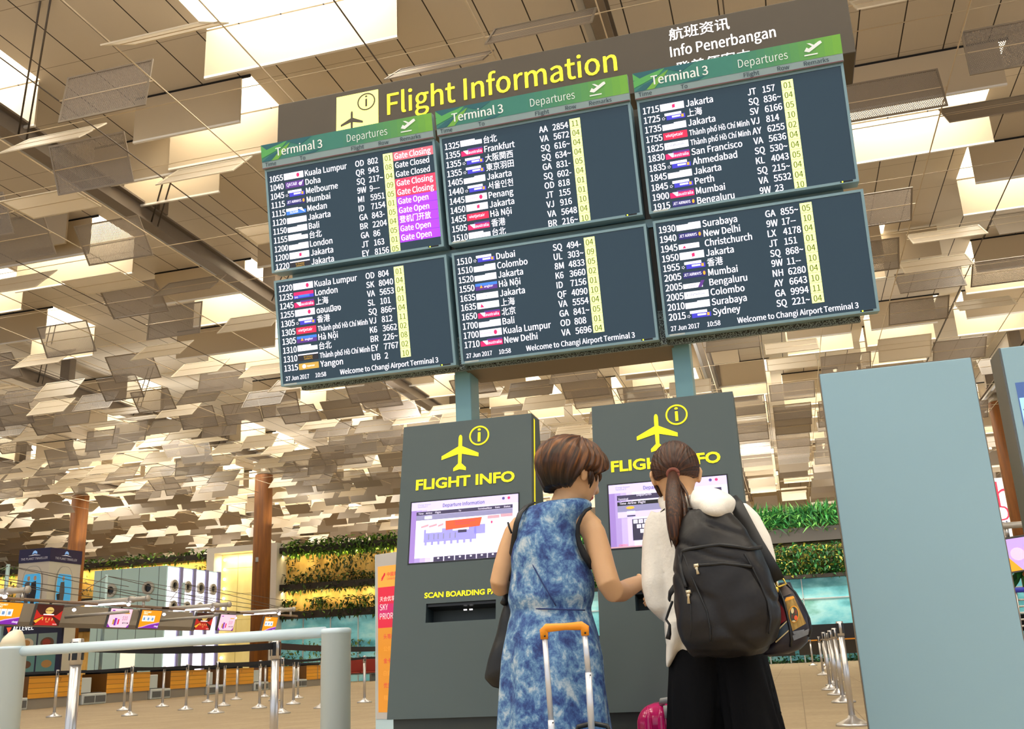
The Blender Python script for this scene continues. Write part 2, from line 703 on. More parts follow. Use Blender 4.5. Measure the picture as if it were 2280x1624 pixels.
# far wall, side walls
m_wallb = mat('wall_beige', (214, 198, 164), .7, var=.06)
b = MB(); b.quad((-95, 85, 0), (55, 85, 0), (55, 85, CZ), (-95, 85, CZ), m_wallb); structure(b.build('wall_back'))
b = MB(); b.quad((-95, -12, 0), (-95, 85, 0), (-95, 85, 5), (-95, -12, 5), m_wallb); structure(b.build('wall_left'))

# orange columns
m_col = ramp_mat('column_copper', (3, 3, .25), [(.3, (100, 56, 8)), (.55, (128, 74, 12)), (.75, (148, 92, 18))], .65, nscale=2)
# added fill lights facing up, to brighten the reflectors and the ceiling
for _x in (-40.3, -27.6, -14.9, -2.1, 10.6):
    for _y in (36, 50, 64):
        area_light('fill_uplight', (_x + 1.2, _y, 8.6), 1.2, 1.2, 195, (1, .95, .85), (PI, 0, 0))
m_cap = mat('column_cap', (150, 140, 126), .4)
for x, y, lab in ((-41.2, 50.6, 'copper coloured round column beside the white advertising tower'), (-28.35, 50.0, 'copper coloured round column in front of the lit stone portal'),
                  (10.75, 50.2, 'copper coloured round column behind the tall blue panel')):
    t = thing('round_column', lab, 'column', (x, y, 0), 'round columns')
    b = MB(); b.lathe((x, y, 0), [(.5, 0), (.5, 11.55)], m_col, 32); b.build('shaft', t)
    b = MB(); b.lathe((x, y, 11.55), [(.42, 0), (.42, .12), (.2, .2), (.2, .42)], m_cap, 20); b.build('cap', t)
    b = MB(); b.box(x - .08, x + .08, y - .53, y - .48, 6.6, 6.85, m_beam2); b.build('camera_box', t)
# ================================================================== rods and reflector panels under the ceiling
RZ = 10.5
ROD0, ROD = 0.09, 1.9           # rods run along Y, panels hang between two of them


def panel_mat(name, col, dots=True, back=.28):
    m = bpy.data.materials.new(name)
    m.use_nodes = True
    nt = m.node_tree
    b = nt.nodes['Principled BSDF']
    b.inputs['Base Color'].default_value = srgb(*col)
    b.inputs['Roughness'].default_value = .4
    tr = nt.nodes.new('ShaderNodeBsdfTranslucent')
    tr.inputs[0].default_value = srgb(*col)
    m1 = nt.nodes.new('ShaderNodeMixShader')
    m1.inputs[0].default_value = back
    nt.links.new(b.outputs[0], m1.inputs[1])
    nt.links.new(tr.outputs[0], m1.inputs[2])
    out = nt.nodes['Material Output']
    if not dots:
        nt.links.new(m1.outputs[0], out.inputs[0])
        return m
    tc = nt.nodes.new('ShaderNodeTexCoord')
    sp = nt.nodes.new('ShaderNodeSeparateXYZ')
    nt.links.new(tc.outputs['UV'], sp.inputs[0])

    def wave(ax, k):
        a = nt.nodes.new('ShaderNodeMath'); a.operation = 'MULTIPLY'; a.inputs[1].default_value = k
        nt.links.new(sp.outputs[ax], a.inputs[0])
        s = nt.nodes.new('ShaderNodeMath'); s.operation = 'SINE'
        nt.links.new(a.outputs[0], s.inputs[0])
        return s
    sx, sy = wave(0, 2 * PI / .036), wave(1, 2 * PI / .055)
    mu = nt.nodes.new('ShaderNodeMath'); mu.operation = 'MULTIPLY'
    nt.links.new(sx.outputs[0], mu.inputs[0]); nt.links.new(sy.outputs[0], mu.inputs[1])
    gt = nt.nodes.new('ShaderNodeMath'); gt.operation = 'GREATER_THAN'; gt.inputs[1].default_value = .12
    nt.links.new(mu.outputs[0], gt.inputs[0])
    am = nt.nodes.new('ShaderNodeMath'); am.operation = 'MULTIPLY'; am.inputs[1].default_value = .5
    nt.links.new(gt.outputs[0], am.inputs[0])
    tp = nt.nodes.new('ShaderNodeBsdfTransparent')
    m2 = nt.nodes.new('ShaderNodeMixShader')
    nt.links.new(am.outputs[0], m2.inputs[0])
    nt.links.new(m1.outputs[0], m2.inputs[1])
    nt.links.new(tp.outputs[0], m2.inputs[2])
    nt.links.new(m2.outputs[0], out.inputs[0])
    return m


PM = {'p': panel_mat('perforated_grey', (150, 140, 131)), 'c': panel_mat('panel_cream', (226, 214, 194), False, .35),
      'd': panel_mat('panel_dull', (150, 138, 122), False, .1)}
m_pfr = mat('panel_frame', (150, 138, 124), .4, .1)
m_pfc = mat('panel_frame_cream', (232, 220, 198), .4)


def panel_mesh(kind, hw, ch):
    bm = bmesh.new()
    uv = bm.loops.layers.uv.new('UVMap')

    def quad(pts, mi):
        f = bm.faces.new([bm.verts.new(p) for p in pts])
        f.material_index = mi
        for l in f.loops:
            l[uv].uv = (l.vert.co.x, l.vert.co.y)
    h = ch / 2
    fr = .035
    quad([(-hw + fr, -h + fr, 0), (hw - fr, -h + fr, 0), (hw - fr, h - fr, 0), (-hw + fr, h - fr, 0)], 0)

    def bar(x0, x1, y0, y1, t=.012):
        v = [bm.verts.new(p) for p in ((x0, y0, -t), (x1, y0, -t), (x1, y1, -t), (x0, y1, -t), (x0, y0, t), (x1, y0, t), (x1, y1, t), (x0, y1, t))]
        for f in ((3, 2, 1, 0), (4, 5, 6, 7), (0, 1, 5, 4), (1, 2, 6, 5), (2, 3, 7, 6), (3, 0, 4, 7)):
            bm.faces.new([v[k] for k in f]).material_index = 1
    bar(-hw, hw, -h, -h + fr)
    bar(-hw, hw, h - fr, h)
    bar(-hw, -hw + fr, -h + fr, h - fr)
    bar(hw - fr, hw, -h + fr, h - fr)
    me = bpy.data.meshes.new('ceiling_reflector')
    bm.to_mesh(me)
    bm.free()
    me.materials.append(PM[kind])
    me.materials.append(m_pfc if kind == 'c' else m_pfr)
    return me


def axle_mesh(hw):
    b = MB()
    b.tube([(-.945, 0, 0), (.945, 0, 0)], .011, m_rod, 6)
    me = bpy.data.meshes.new('axle')
    me.from_pydata(b.v, [], b.f)
    me.materials.append(m_rod)
    return me


PMESH = {(k, big): panel_mesh(k, .87 if big else .80, .98 if big else .9) for k in 'pcd' for big in (0, 1)}
AX = axle_mesh(.9)
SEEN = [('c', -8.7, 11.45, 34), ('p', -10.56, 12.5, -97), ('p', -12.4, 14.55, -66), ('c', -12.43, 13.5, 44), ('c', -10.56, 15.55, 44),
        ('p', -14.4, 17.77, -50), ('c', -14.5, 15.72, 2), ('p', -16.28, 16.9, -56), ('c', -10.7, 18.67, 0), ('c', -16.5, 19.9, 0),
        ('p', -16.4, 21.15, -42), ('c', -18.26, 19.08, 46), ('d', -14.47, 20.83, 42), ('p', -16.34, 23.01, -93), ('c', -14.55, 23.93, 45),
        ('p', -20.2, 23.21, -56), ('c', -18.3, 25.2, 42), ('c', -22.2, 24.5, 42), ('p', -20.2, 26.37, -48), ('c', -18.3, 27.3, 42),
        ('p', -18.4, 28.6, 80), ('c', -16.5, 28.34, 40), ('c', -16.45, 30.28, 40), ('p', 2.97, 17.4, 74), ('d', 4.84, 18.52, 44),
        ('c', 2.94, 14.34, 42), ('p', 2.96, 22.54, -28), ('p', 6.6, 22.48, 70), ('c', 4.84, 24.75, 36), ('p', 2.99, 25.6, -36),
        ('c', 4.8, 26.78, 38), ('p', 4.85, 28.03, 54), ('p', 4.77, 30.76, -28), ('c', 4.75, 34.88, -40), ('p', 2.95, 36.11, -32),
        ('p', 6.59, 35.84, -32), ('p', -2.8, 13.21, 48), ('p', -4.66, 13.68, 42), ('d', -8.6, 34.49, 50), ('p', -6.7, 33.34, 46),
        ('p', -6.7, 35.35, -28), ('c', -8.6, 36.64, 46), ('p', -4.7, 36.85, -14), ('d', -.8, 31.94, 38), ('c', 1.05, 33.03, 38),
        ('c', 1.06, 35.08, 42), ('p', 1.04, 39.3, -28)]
rr = random.Random(11)
COLTOP = [pix((cx, cy, 11.6))[:2] for cx, cy in ((-41.2, 50.6), (-28.35, 50.0), (10.75, 50.2))]
cand = []
for k, x, y, th in SEEN:
    xc = 1.04 + ROD * round((x - 1.04) / ROD)
    cand.append((k, xc, y, th, True))
for ci in range(-36, 12):
    xc = 1.04 + ROD * ci
    y = 12.4 + rr.uniform(0, 1.2)
    while y < 80:
        px, py, _d2 = pix((xc, y, RZ))
        near_seen = any(abs(c[1] - xc) < .3 and abs(c[2] - y) < 1.15 for c in cand if c[4])
        hid = any(abs(px - cx) < 34 and cy < py < cy + 75 for cx, cy in COLTOP)
        if not near_seen and not hid:
            far = py > 860 or px < -40
            okp = rr.random() < (.86 if far else .10)
            if far and px > 1640 and py < 900:
                okp = False
            if 560 < px < 1980 and py < 860:
                okp = False
            if okp:
                k = rr.choice('ppppcccd')
                if k == 'p':
                    th = rr.choice((-30, -36, -44, -52, -58, -92, 80, 52)) + rr.uniform(-4, 4)
                elif k == 'c':
                    th = rr.choice((38, 42, 46, 50, 36, 2, 8)) + rr.uniform(-3, 3)
                else:
                    th = rr.choice((44, 52, -40)) + rr.uniform(-4, 4)
                cand.append((k, xc, y, th, False))
        y += rr.choice((1.15, 1.3, 1.6, 1.9)) * (1 if y < 52 else 1.35)
# those in the frame, nearest first
vis = []
for c in cand:
    px, py, dd = pix((c[1], c[2], RZ))
    if -60 < px < 2340 and -60 < py < 1300:
        vis.append((dd, c))
vis.sort(key=lambda t: t[0])
NAMED = {
    (-8.7, 11.45): 'thin pale reflector seen nearly edge on below the largest skylight',
    (-10.56, 12.5): 'upright perforated grey reflector hanging before the dark tan flap',
    (-12.4, 14.55): 'tilted perforated grey reflector crossing the dark roof beam',
    (-12.43, 13.5): 'cream reflector tilted up just over the grey roof beam',
    (-10.56, 15.55): 'cream reflector below the pale skylight beside the sign board',
    (-14.5, 15.72): 'broad flat lying reflector beyond the roof beam near the frame edge',
    (-10.7, 18.67): 'white flat reflector next to the top of the first departures screen',
    (2.97, 17.4): 'large perforated reflector beside the end of the long dark sign',
    (4.84, 18.52): 'dull brown reflector slanting in front of the cream lit flap',
    (2.94, 14.34): 'cream reflector at the very top beside the dark sign end',
    (4.75, 34.88): 'white perforated looking reflector above the tall blue panel',
    (-2.8, 13.21): 'thin perforated reflector above the yellow sign lettering',
    (-4.66, 13.68): 'thin perforated reflector just above the top edge of the long sign',
    (1.05, 33.03): 'cream reflector below the lowest corner of the right departures screen',
    (-8.6, 34.49): 'dull brown reflector between the two blue posts under the screens',
    (-8.6, 36.64): 'yellow lit cream reflector over the first dark kiosk',
}
LBL = {'p': 'perforated grey reflector panel hung between two roof rods', 'c': 'plain cream reflector panel hung between two roof rods',
       'd': 'dull brown reflector panel hung between two roof rods'}
GRP = {'p': 'perforated grey reflectors', 'c': 'plain cream reflectors', 'd': 'dull brown reflectors'}
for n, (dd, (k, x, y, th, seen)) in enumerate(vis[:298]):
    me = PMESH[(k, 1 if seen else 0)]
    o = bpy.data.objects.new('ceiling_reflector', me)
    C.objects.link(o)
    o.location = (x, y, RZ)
    o.rotation_euler = (R(th), 0, 0)
    lab = None
    for (nx, ny), l in NAMED.items():
        if abs(nx - x) < .6 and abs(ny - y) < .02:
            lab = l
    tag(o, lab or LBL[k], 'reflector', GRP[k])
    if True:
        a = bpy.data.objects.new('axle', AX)
        C.objects.link(a)
        a.parent = o
rest = MB()
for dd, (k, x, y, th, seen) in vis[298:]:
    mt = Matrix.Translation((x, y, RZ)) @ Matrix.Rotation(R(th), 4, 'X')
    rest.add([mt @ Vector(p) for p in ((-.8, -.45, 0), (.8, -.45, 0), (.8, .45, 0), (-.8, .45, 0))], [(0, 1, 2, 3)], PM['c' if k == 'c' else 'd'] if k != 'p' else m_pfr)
if rest.v:
    o = rest.build('distant_reflectors')
    tag(o, 'crowd of small far reflectors above the garden walls', 'reflectors', kind='stuff')
print('reflectors', len(vis))

# rods
for ci in range(-37, 12):
    x = ROD0 + ROD * ci
    if x > 20:
        continue
    b = MB()
    b.tube([(x, 9, RZ), (x, 80, RZ)], .013, m_rod if ci % 3 else m_rodd, 6)
    tag(b.build('reflector_rod'), 'thin straight rod carrying the row of ceiling reflectors', 'rod', 'long rods under the ceiling')
# thin cross wires
for n, y in enumerate((13.3, 15.2, 18.6, 21.2, 24.4, 27.6, 31.0, 34.5, 38, 42, 46, 52, 58, 66)):
    b = MB()
    b.tube([(-68, y, RZ + .08), (20, y, RZ + .08)], .009, m_rod, 5)
    tag(b.build('cross_wire'), 'thin wire crossing the rods from side to side', 'wire', 'cross wires under the ceiling')
# slanting hanger rods in pairs
for n, (x, y) in enumerate(((-14.9, 13.6), (-14.9, 15.5), (-14.9, 20.2), (-14.9, 26.5), (-14.9, 33), (-27.6, 31), (-27.6, 37), (-2.12, 30), (-2.12, 36), (10.65, 30), (-27.6, 44))):
    b = MB()
    for s in (-.12, .12):
        b.tube([(x + s, y, 11.97), (x + 2.3 + s, y - 2.2, CZ)], .022, m_rodd, 6)
    tag(b.build('brace_rod'), 'pair of dark brace rods slanting up from a roof beam', 'brace rod', 'brace rods beside the roof beams')
# ================================================================== departures board on two posts
TH = R(11)
BP = Plane((0, 4.6, 2.28), (1, 0, 0), (0, -math.sin(TH), math.cos(TH)))
m_case = mat('monitor_case', (136, 168, 178), .4, .1)
m_dark = mat('cabinet_grey', (98, 92, 84), .5)
m_blk = mat('black_plastic', (18, 18, 20), .35)
m_post = mat('post_blue', (134, 180, 186), .4, var=.03)
m_scr = mat('screen_glass', (38, 62, 78), .1, spec=.5, emit=.14)
m_sw = mat('screen_white', (250, 246, 255), .4, emit=.95)
m_sw2 = mat('screen_logo_white', (245, 240, 255), .4, emit=.85)
m_sy = mat('screen_yellow', (246, 255, 158), .4, emit=.95)
m_syt = mat('screen_green_text', (84, 112, 0), .6, emit=.1)
m_sr = mat('screen_red', (236, 60, 92), .4, emit=.75)
m_sr2 = mat('screen_red_pale', (206, 104, 118), .4, emit=.7)
m_sp = mat('screen_purple', (160, 60, 246), .4, emit=.8)
m_navy = mat('logo_navy', (40, 38, 110), .4, emit=.5)
m_lblue = mat('logo_blue', (62, 58, 190), .4, emit=.7)
m_sky = mat('logo_sky', (60, 120, 220), .4, emit=.7)
m_lred = mat('logo_red', (226, 36, 76), .4, emit=.7)
m_lmag = mat('logo_magenta', (220, 30, 100), .4, emit=.7)
m_lpur = mat('logo_purple', (92, 52, 140), .4, emit=.5)
m_lgold = mat('logo_gold', (196, 158, 70), .4, emit=.6)
m_lpink = mat('logo_pink', (240, 120, 150), .4, emit=.7)
m_lgrey = mat('logo_grey', (150, 160, 175), .4, emit=.5)
m_lora = mat('logo_orange', (240, 170, 50), .4, emit=.7)
m_ldark = mat('logo_dark', (40, 40, 50), .4, emit=.2)
m_hteal = mat('header_teal', (66, 140, 124), .4)
m_hdk = mat('header_dark_teal', (44, 108, 116), .4)
m_hgr = mat('header_green', (96, 184, 96), .4)
m_hlime = mat('header_lime', (124, 190, 72), .4)
m_hgrey = mat('header_grey', (146, 168, 170), .4)
m_htx = mat('header_white_text', (240, 244, 240), .4, emit=.15)
m_hdt = mat('header_dark_text', (50, 70, 84), .5)
m_led = mat('led_yellow', (220, 240, 60), .4, emit=2.)
m_maroon = mat('maroon_line', (120, 70, 74), .5)
SQ, VA, MAL, JT, GA, EVA, JET, VJ, FIN, VN, EY, W = 'SQ', 'VA', 'MAL', 'JT', 'GA', 'EVA', 'JET', 'VJ', 'FIN', 'VN', 'EY', 'W'
HCM = 'Thành phố Hồ Chí Minh'
ROWS = {
    1: [('1055', MAL, 'Kuala Lumpur', 'OD', '802', '01'), ('1040', 'QR', 'Doha', 'QR', '943', '08'), ('1045', SQ, 'Melbourne', 'SQ', '217~', '04'),
        ('1115', JET, 'Mumbai', '9W', '9---', '09'), ('1115', 'MI', 'Medan', 'MI', '5951', '05'), ('1120', GA, 'Jakarta', 'ID', '7154', '01'),
        ('1150', W, 'Bali', 'GA', '843-', '05'), ('1155', EVA, '台北', 'BR', '2204', '04'), ('1200', W, 'London', 'GA', '86', '05'),
        ('1200', JT, 'Jakarta', 'JT', '163', '01'), ('1220', EY, 'Jakarta', 'EY', '8156', '05')],
    2: [('1325', EVA, '台北', 'AA', '2854', '11'), ('1355', VA, 'Frankfurt', 'VA', '5672', '04'), ('1355', SQ, '大阪関西', 'SQ', '616~', '04'),
        ('1355', SQ, '東京羽田', 'SQ', '634~', '04'), ('1405', W, 'Jakarta', 'GA', '831-', '05'), ('1440', SQ, '서울인천', 'SQ', '602-', '04'),
        ('1445', MAL, 'Penang', 'OD', '818', '01'), ('1450', JT, 'Jakarta', 'JT', '155', '01'), ('1455', VJ, 'Hà Nội', 'VJ', '916', '10'),
        ('1505', VA, '香港', 'VA', '5648', '04'), ('1510', EVA, '台北', 'BR', '216~', '10')],
    3: [('1715', JT, 'Jakarta', 'JT', '157', '01'), ('1725', SQ, '上海', 'SQ', '836~', '04'), ('1735', W, 'Jakarta', 'SV', '6166', '05'),
        ('1755', VJ, HCM, 'VJ', '814', '10'), ('1825', FIN, HCM, 'AY', '6255', '02'), ('1830', VA, 'San Francisco', 'VA', '5636', '04'),
        ('1835', SQ, 'Ahmedabad', 'SQ', '530~', '04'), ('1845', W, 'Jakarta', 'KL', '4043', '05'), ('1845', SQ, 'Perth', 'SQ', '215~', '04'),
        ('1900', VA, 'Mumbai', 'VA', '5532', '04'), ('1915', JET, 'Bengaluru', '9W', '23', '10')],
    4: [('1220', MAL, 'Kuala Lumpur', 'OD', '804', '01'), ('1235', 'SK', 'London', 'SK', '8040', '04'), ('1245', VA, '上海', 'VA', '5653', '04'),
        ('1255', MAL, 'ดอนเมือง', 'SL', '101', '01'), ('1305', SQ, '香港', 'SQ', '866~', '04'), ('1305', VJ, HCM, 'VJ', '812', '11'),
        ('1305', VN, 'Hà Nội', 'K6', '3662', '02'), ('1310', EVA, '台北', 'BR', '226~', '08'), ('1310', EY, HCM, 'EY', '7767', '02'),
        ('1315', 'UB', 'Yangon', 'UB', '2', '10')],
    5: [('1510', SQ, 'Dubai', 'SQ', '494-', '04'), ('1510', W, 'Colombo', 'UL', '303~', '09'), ('1520', W, 'Jakarta', '8M', '4833', '05'),
        ('1550', VN, 'Hà Nội', 'K6', '3660', '02'), ('1635', GA, 'Jakarta', 'ID', '7156', '01'), ('1635', 'QF', '上海', 'QF', '4090', '10'),
        ('1650', VA, '北京', 'VA', '5554', '04'), ('1700', W, 'Bali', 'GA', '841~', '05'), ('1700', MAL, 'Kuala Lumpur', 'OD', '808', '01'),
        ('1710', VA, 'New Delhi', 'VA', '5696', '04')],
    6: [('1930', W, 'Surabaya', 'GA', '855~', '05'), ('1940', JET, 'New Delhi', '9W', '17--', '10'), ('1945', 'LX', 'Christchurch', 'LX', '4178', '04'),
        ('1950', JT, 'Jakarta', 'JT', '151', '01'), ('1955', SQ, '香港', 'SQ', '868~', '04'), ('2005', JET, 'Mumbai', '9W', '11--', '10'),
        ('2005', 'NH', 'Bengaluru', 'NH', '6280', '04'), ('2005', FIN, 'Colombo', 'AY', '6643', '10'), ('2010', W, 'Surabaya', 'GA', '9994', '11'),
        ('2015', SQ, 'Sydney', 'SQ', '221~', '04')],
}
REM = {0: ('Gate Closing', m_sr2), 1: ('Gate Closed', None), 2: ('Gate Closed', None), 3: ('Gate Closing', m_sr), 4: ('Gate Closing', m_sr),
       5: ('Gate Open', m_sp), 6: ('Gate Open', m_sp), 7: ('登机门开放', m_sp), 8: ('Gate Open', m_sp), 9: ('Gate Open', m_sp)}


def logo(b, kind, u, v):
    """airline tile 0.118 x 0.037 at (u, v) lower left"""
    W_, H_ = .118, .036
    h1, h2, h3 = .0012, .002, .0028

    def r(x0, x1, y0, y1, m, h=h1):
        b.rect(BP, u + x0 * W_, u + x1 * W_, v + y0 * H_, v + y1 * H_, h, m)

    def t(s, x, y, sz, m, wd=None):
        b.text(BP, s, u + x * W_, v + y * H_, sz, m, h3, 'L', .01, width=wd)
    if kind == 'SQ':
        r(.15, .85, .62, 1, m_sw2)
        r(.22, 1, 0, .62, m_lblue, h2)
        r(.45, .8, .25, .5, m_sw2, h3)
        r(.84, .94, .15, .55, m_lora, h3)
        for k in range(5):
            a = 2 * PI * k / 5
            b.disc(BP, u + (.09 + .05 * math.cos(a)) * W_, v + (.3 + .16 * math.sin(a)) * H_, .0024, .0024, h2, m_sw2, 5)
    elif kind == 'VA':
        r(0, 1, 0, .75, m_lmag)
        r(.3, 1, .75, 1, m_lpur)
        b.poly(BP, [(u + .1 * W_, v + .8 * H_), (u + .34 * W_, v + .78 * H_), (u + .34 * W_, v + .2 * H_), (u + .26 * W_, v + .2 * H_)], h3, m_sw2)
        t('australia', .36, .22, .02, m_sw2, .07)
    elif kind == 'MAL':
        r(0, 1, 0, 1, m_sw2)
        t('malindo', .05, .35, .016, m_lpink, .062)
        b.disc(BP, u + .72 * W_, v + .5 * H_, .009, .012, h2, m_lmag, 14)
        t('air', .84, .35, .014, m_lpink)
    elif kind == 'JT':
        r(0, 1, 0, 1, m_sw2)
        b.poly(BP, [(u + .5 * W_, v + .25 * H_), (u + .62 * W_, v + .3 * H_), (u + .62 * W_, v + .8 * H_), (u + .5 * W_, v + .72 * H_)], h2, m_lmag)
    elif kind == 'GA':
        r(0, 1, 0, .9, m_sw2)
        t('batik air', .2, .35, .015, m_lgrey, .06)
    elif kind == 'W':
        r(0, 1, 0, .8, m_sw2)
        r(.5, 1, .8, .95, m_sw2)
        b.disc(BP, u + .7 * W_, v + .6 * H_, .002, .002, h2, m_lgrey, 6)
    elif kind == 'EVA':
        r(0, 1, .1, .75, m_sw2)
        r(0, .68, .75, 1, m_sw2)
        t('EVA AIR', .2, .25, .014, m_lgrey, .07)
    elif kind == 'QR':
        r(.05, 1, 0, 1, m_lpur)
        t('QATAR', .12, .3, .024, m_sw2, .062)
        b.ring(BP, u + .82 * W_, v + .45 * H_, .003, .0095, h2, h3, m_sw2, 16)
        b.poly(BP, [(u + .85 * W_, v + .6 * H_), (u + .98 * W_, v + .98 * H_), (u + .9 * W_, v + .5 * H_)], h3, m_sw2)
    elif kind == 'JET':
        r(.05, 1, .1, .95, m_navy)
        t('JET AIRWAYS', .08, .38, .019, m_sw2, .085)
        b.disc(BP, u + .92 * W_, v + .55 * H_, .006, .01, h3, m_lora, 12)
    elif kind == 'MI':
        r(0, 1, .0, .55, m_sky)
        r(.0, .6, .55, 1, m_sw2)
        t('SILKAIR', .18, .15, .016, m_sw2, .05)
        b.poly(BP, [(u + .55 * W_, v + .9 * H_), (u + .8 * W_, v + .9 * H_), (u + .95 * W_, v + .1 * H_)], h3, m_sw2)
    elif kind == 'VJ':
        r(0, 1, 0, 1, m_lred)
        t('vietjetair', .1, .35, .02, m_sw2, .085)
    elif kind == 'FIN':
        r(0, 1, 0, .95, m_sw2)
        t('FINNAIR', .12, .35, .016, m_lgrey, .085)
    elif kind == 'VN':
        r(0, 1, 0, .6, m_lpur)
        r(0, 1, .6, 1, m_sky)
        b.poly(BP, [(u + .2 * W_, v + .3 * H_), (u + .34 * W_, v + .3 * H_), (u + .27 * W_, v + .75 * H_)], h3, m_lora)
        t('angkor', .4, .3, .015, m_sw2)
    elif kind == 'EY':
        r(0, 1, .82, 1, m_sw2)
        r(0, 1, 0, .82, m_ldark)
        t('ETIHAD', .3, .4, .013, m_lgold, .05)
        t('AIRWAYS', .3, .1, .011, m_lgold, .05)
    elif kind == 'SK':
        r(0, 1, 0, .5, m_lblue)
        r(0, 1, .5, 1, m_lmag)
        r(.25, .8, .15, .5, m_sky, h2)
        t('SAS', .04, .1, .012, m_sw2)
    elif kind == 'UB':
        r(0, 1, 0, .95, m_lgold)
        b.disc(BP, u + .27 * W_, v + .48 * H_, .011, .011, h2, m_sw2, 16)
        t('myanmar', .42, .35, .013, m_sw2, .045)
    elif kind == 'QF':
        r(0, 1, 0, .95, m_sw2)
        b.poly(BP, [(u + .15 * W_, v + .2 * H_), (u + .32 * W_, v + .2 * H_), (u + .2 * W_, v + .75 * H_)], h2, m_lmag)
        t('QANTAS', .38, .35, .014, m_lgrey, .06)
    elif kind == 'LX':
        r(0, .85, .1, .8, m_sw2)
        b.poly(BP, [(u + .15 * W_, v + .2 * H_), (u + .3 * W_, v + .2 * H_), (u + .25 * W_, v + .6 * H_)], h2, m_lmag)
        t('SWISS', .36, .3, .015, m_lgrey, .05)
    elif kind == 'NH':
        r(0, .8, .05, .7, m_sw2)
        b.poly(BP, [(u + .6 * W_, v + .05 * H_), (u + .75 * W_, v + .05 * H_), (u + .9 * W_, v + .95 * H_), (u + .75 * W_, v + .95 * H_)], h2, m_lpur)
        t('ANA', .2, .2, .016, m_lgrey, .04)


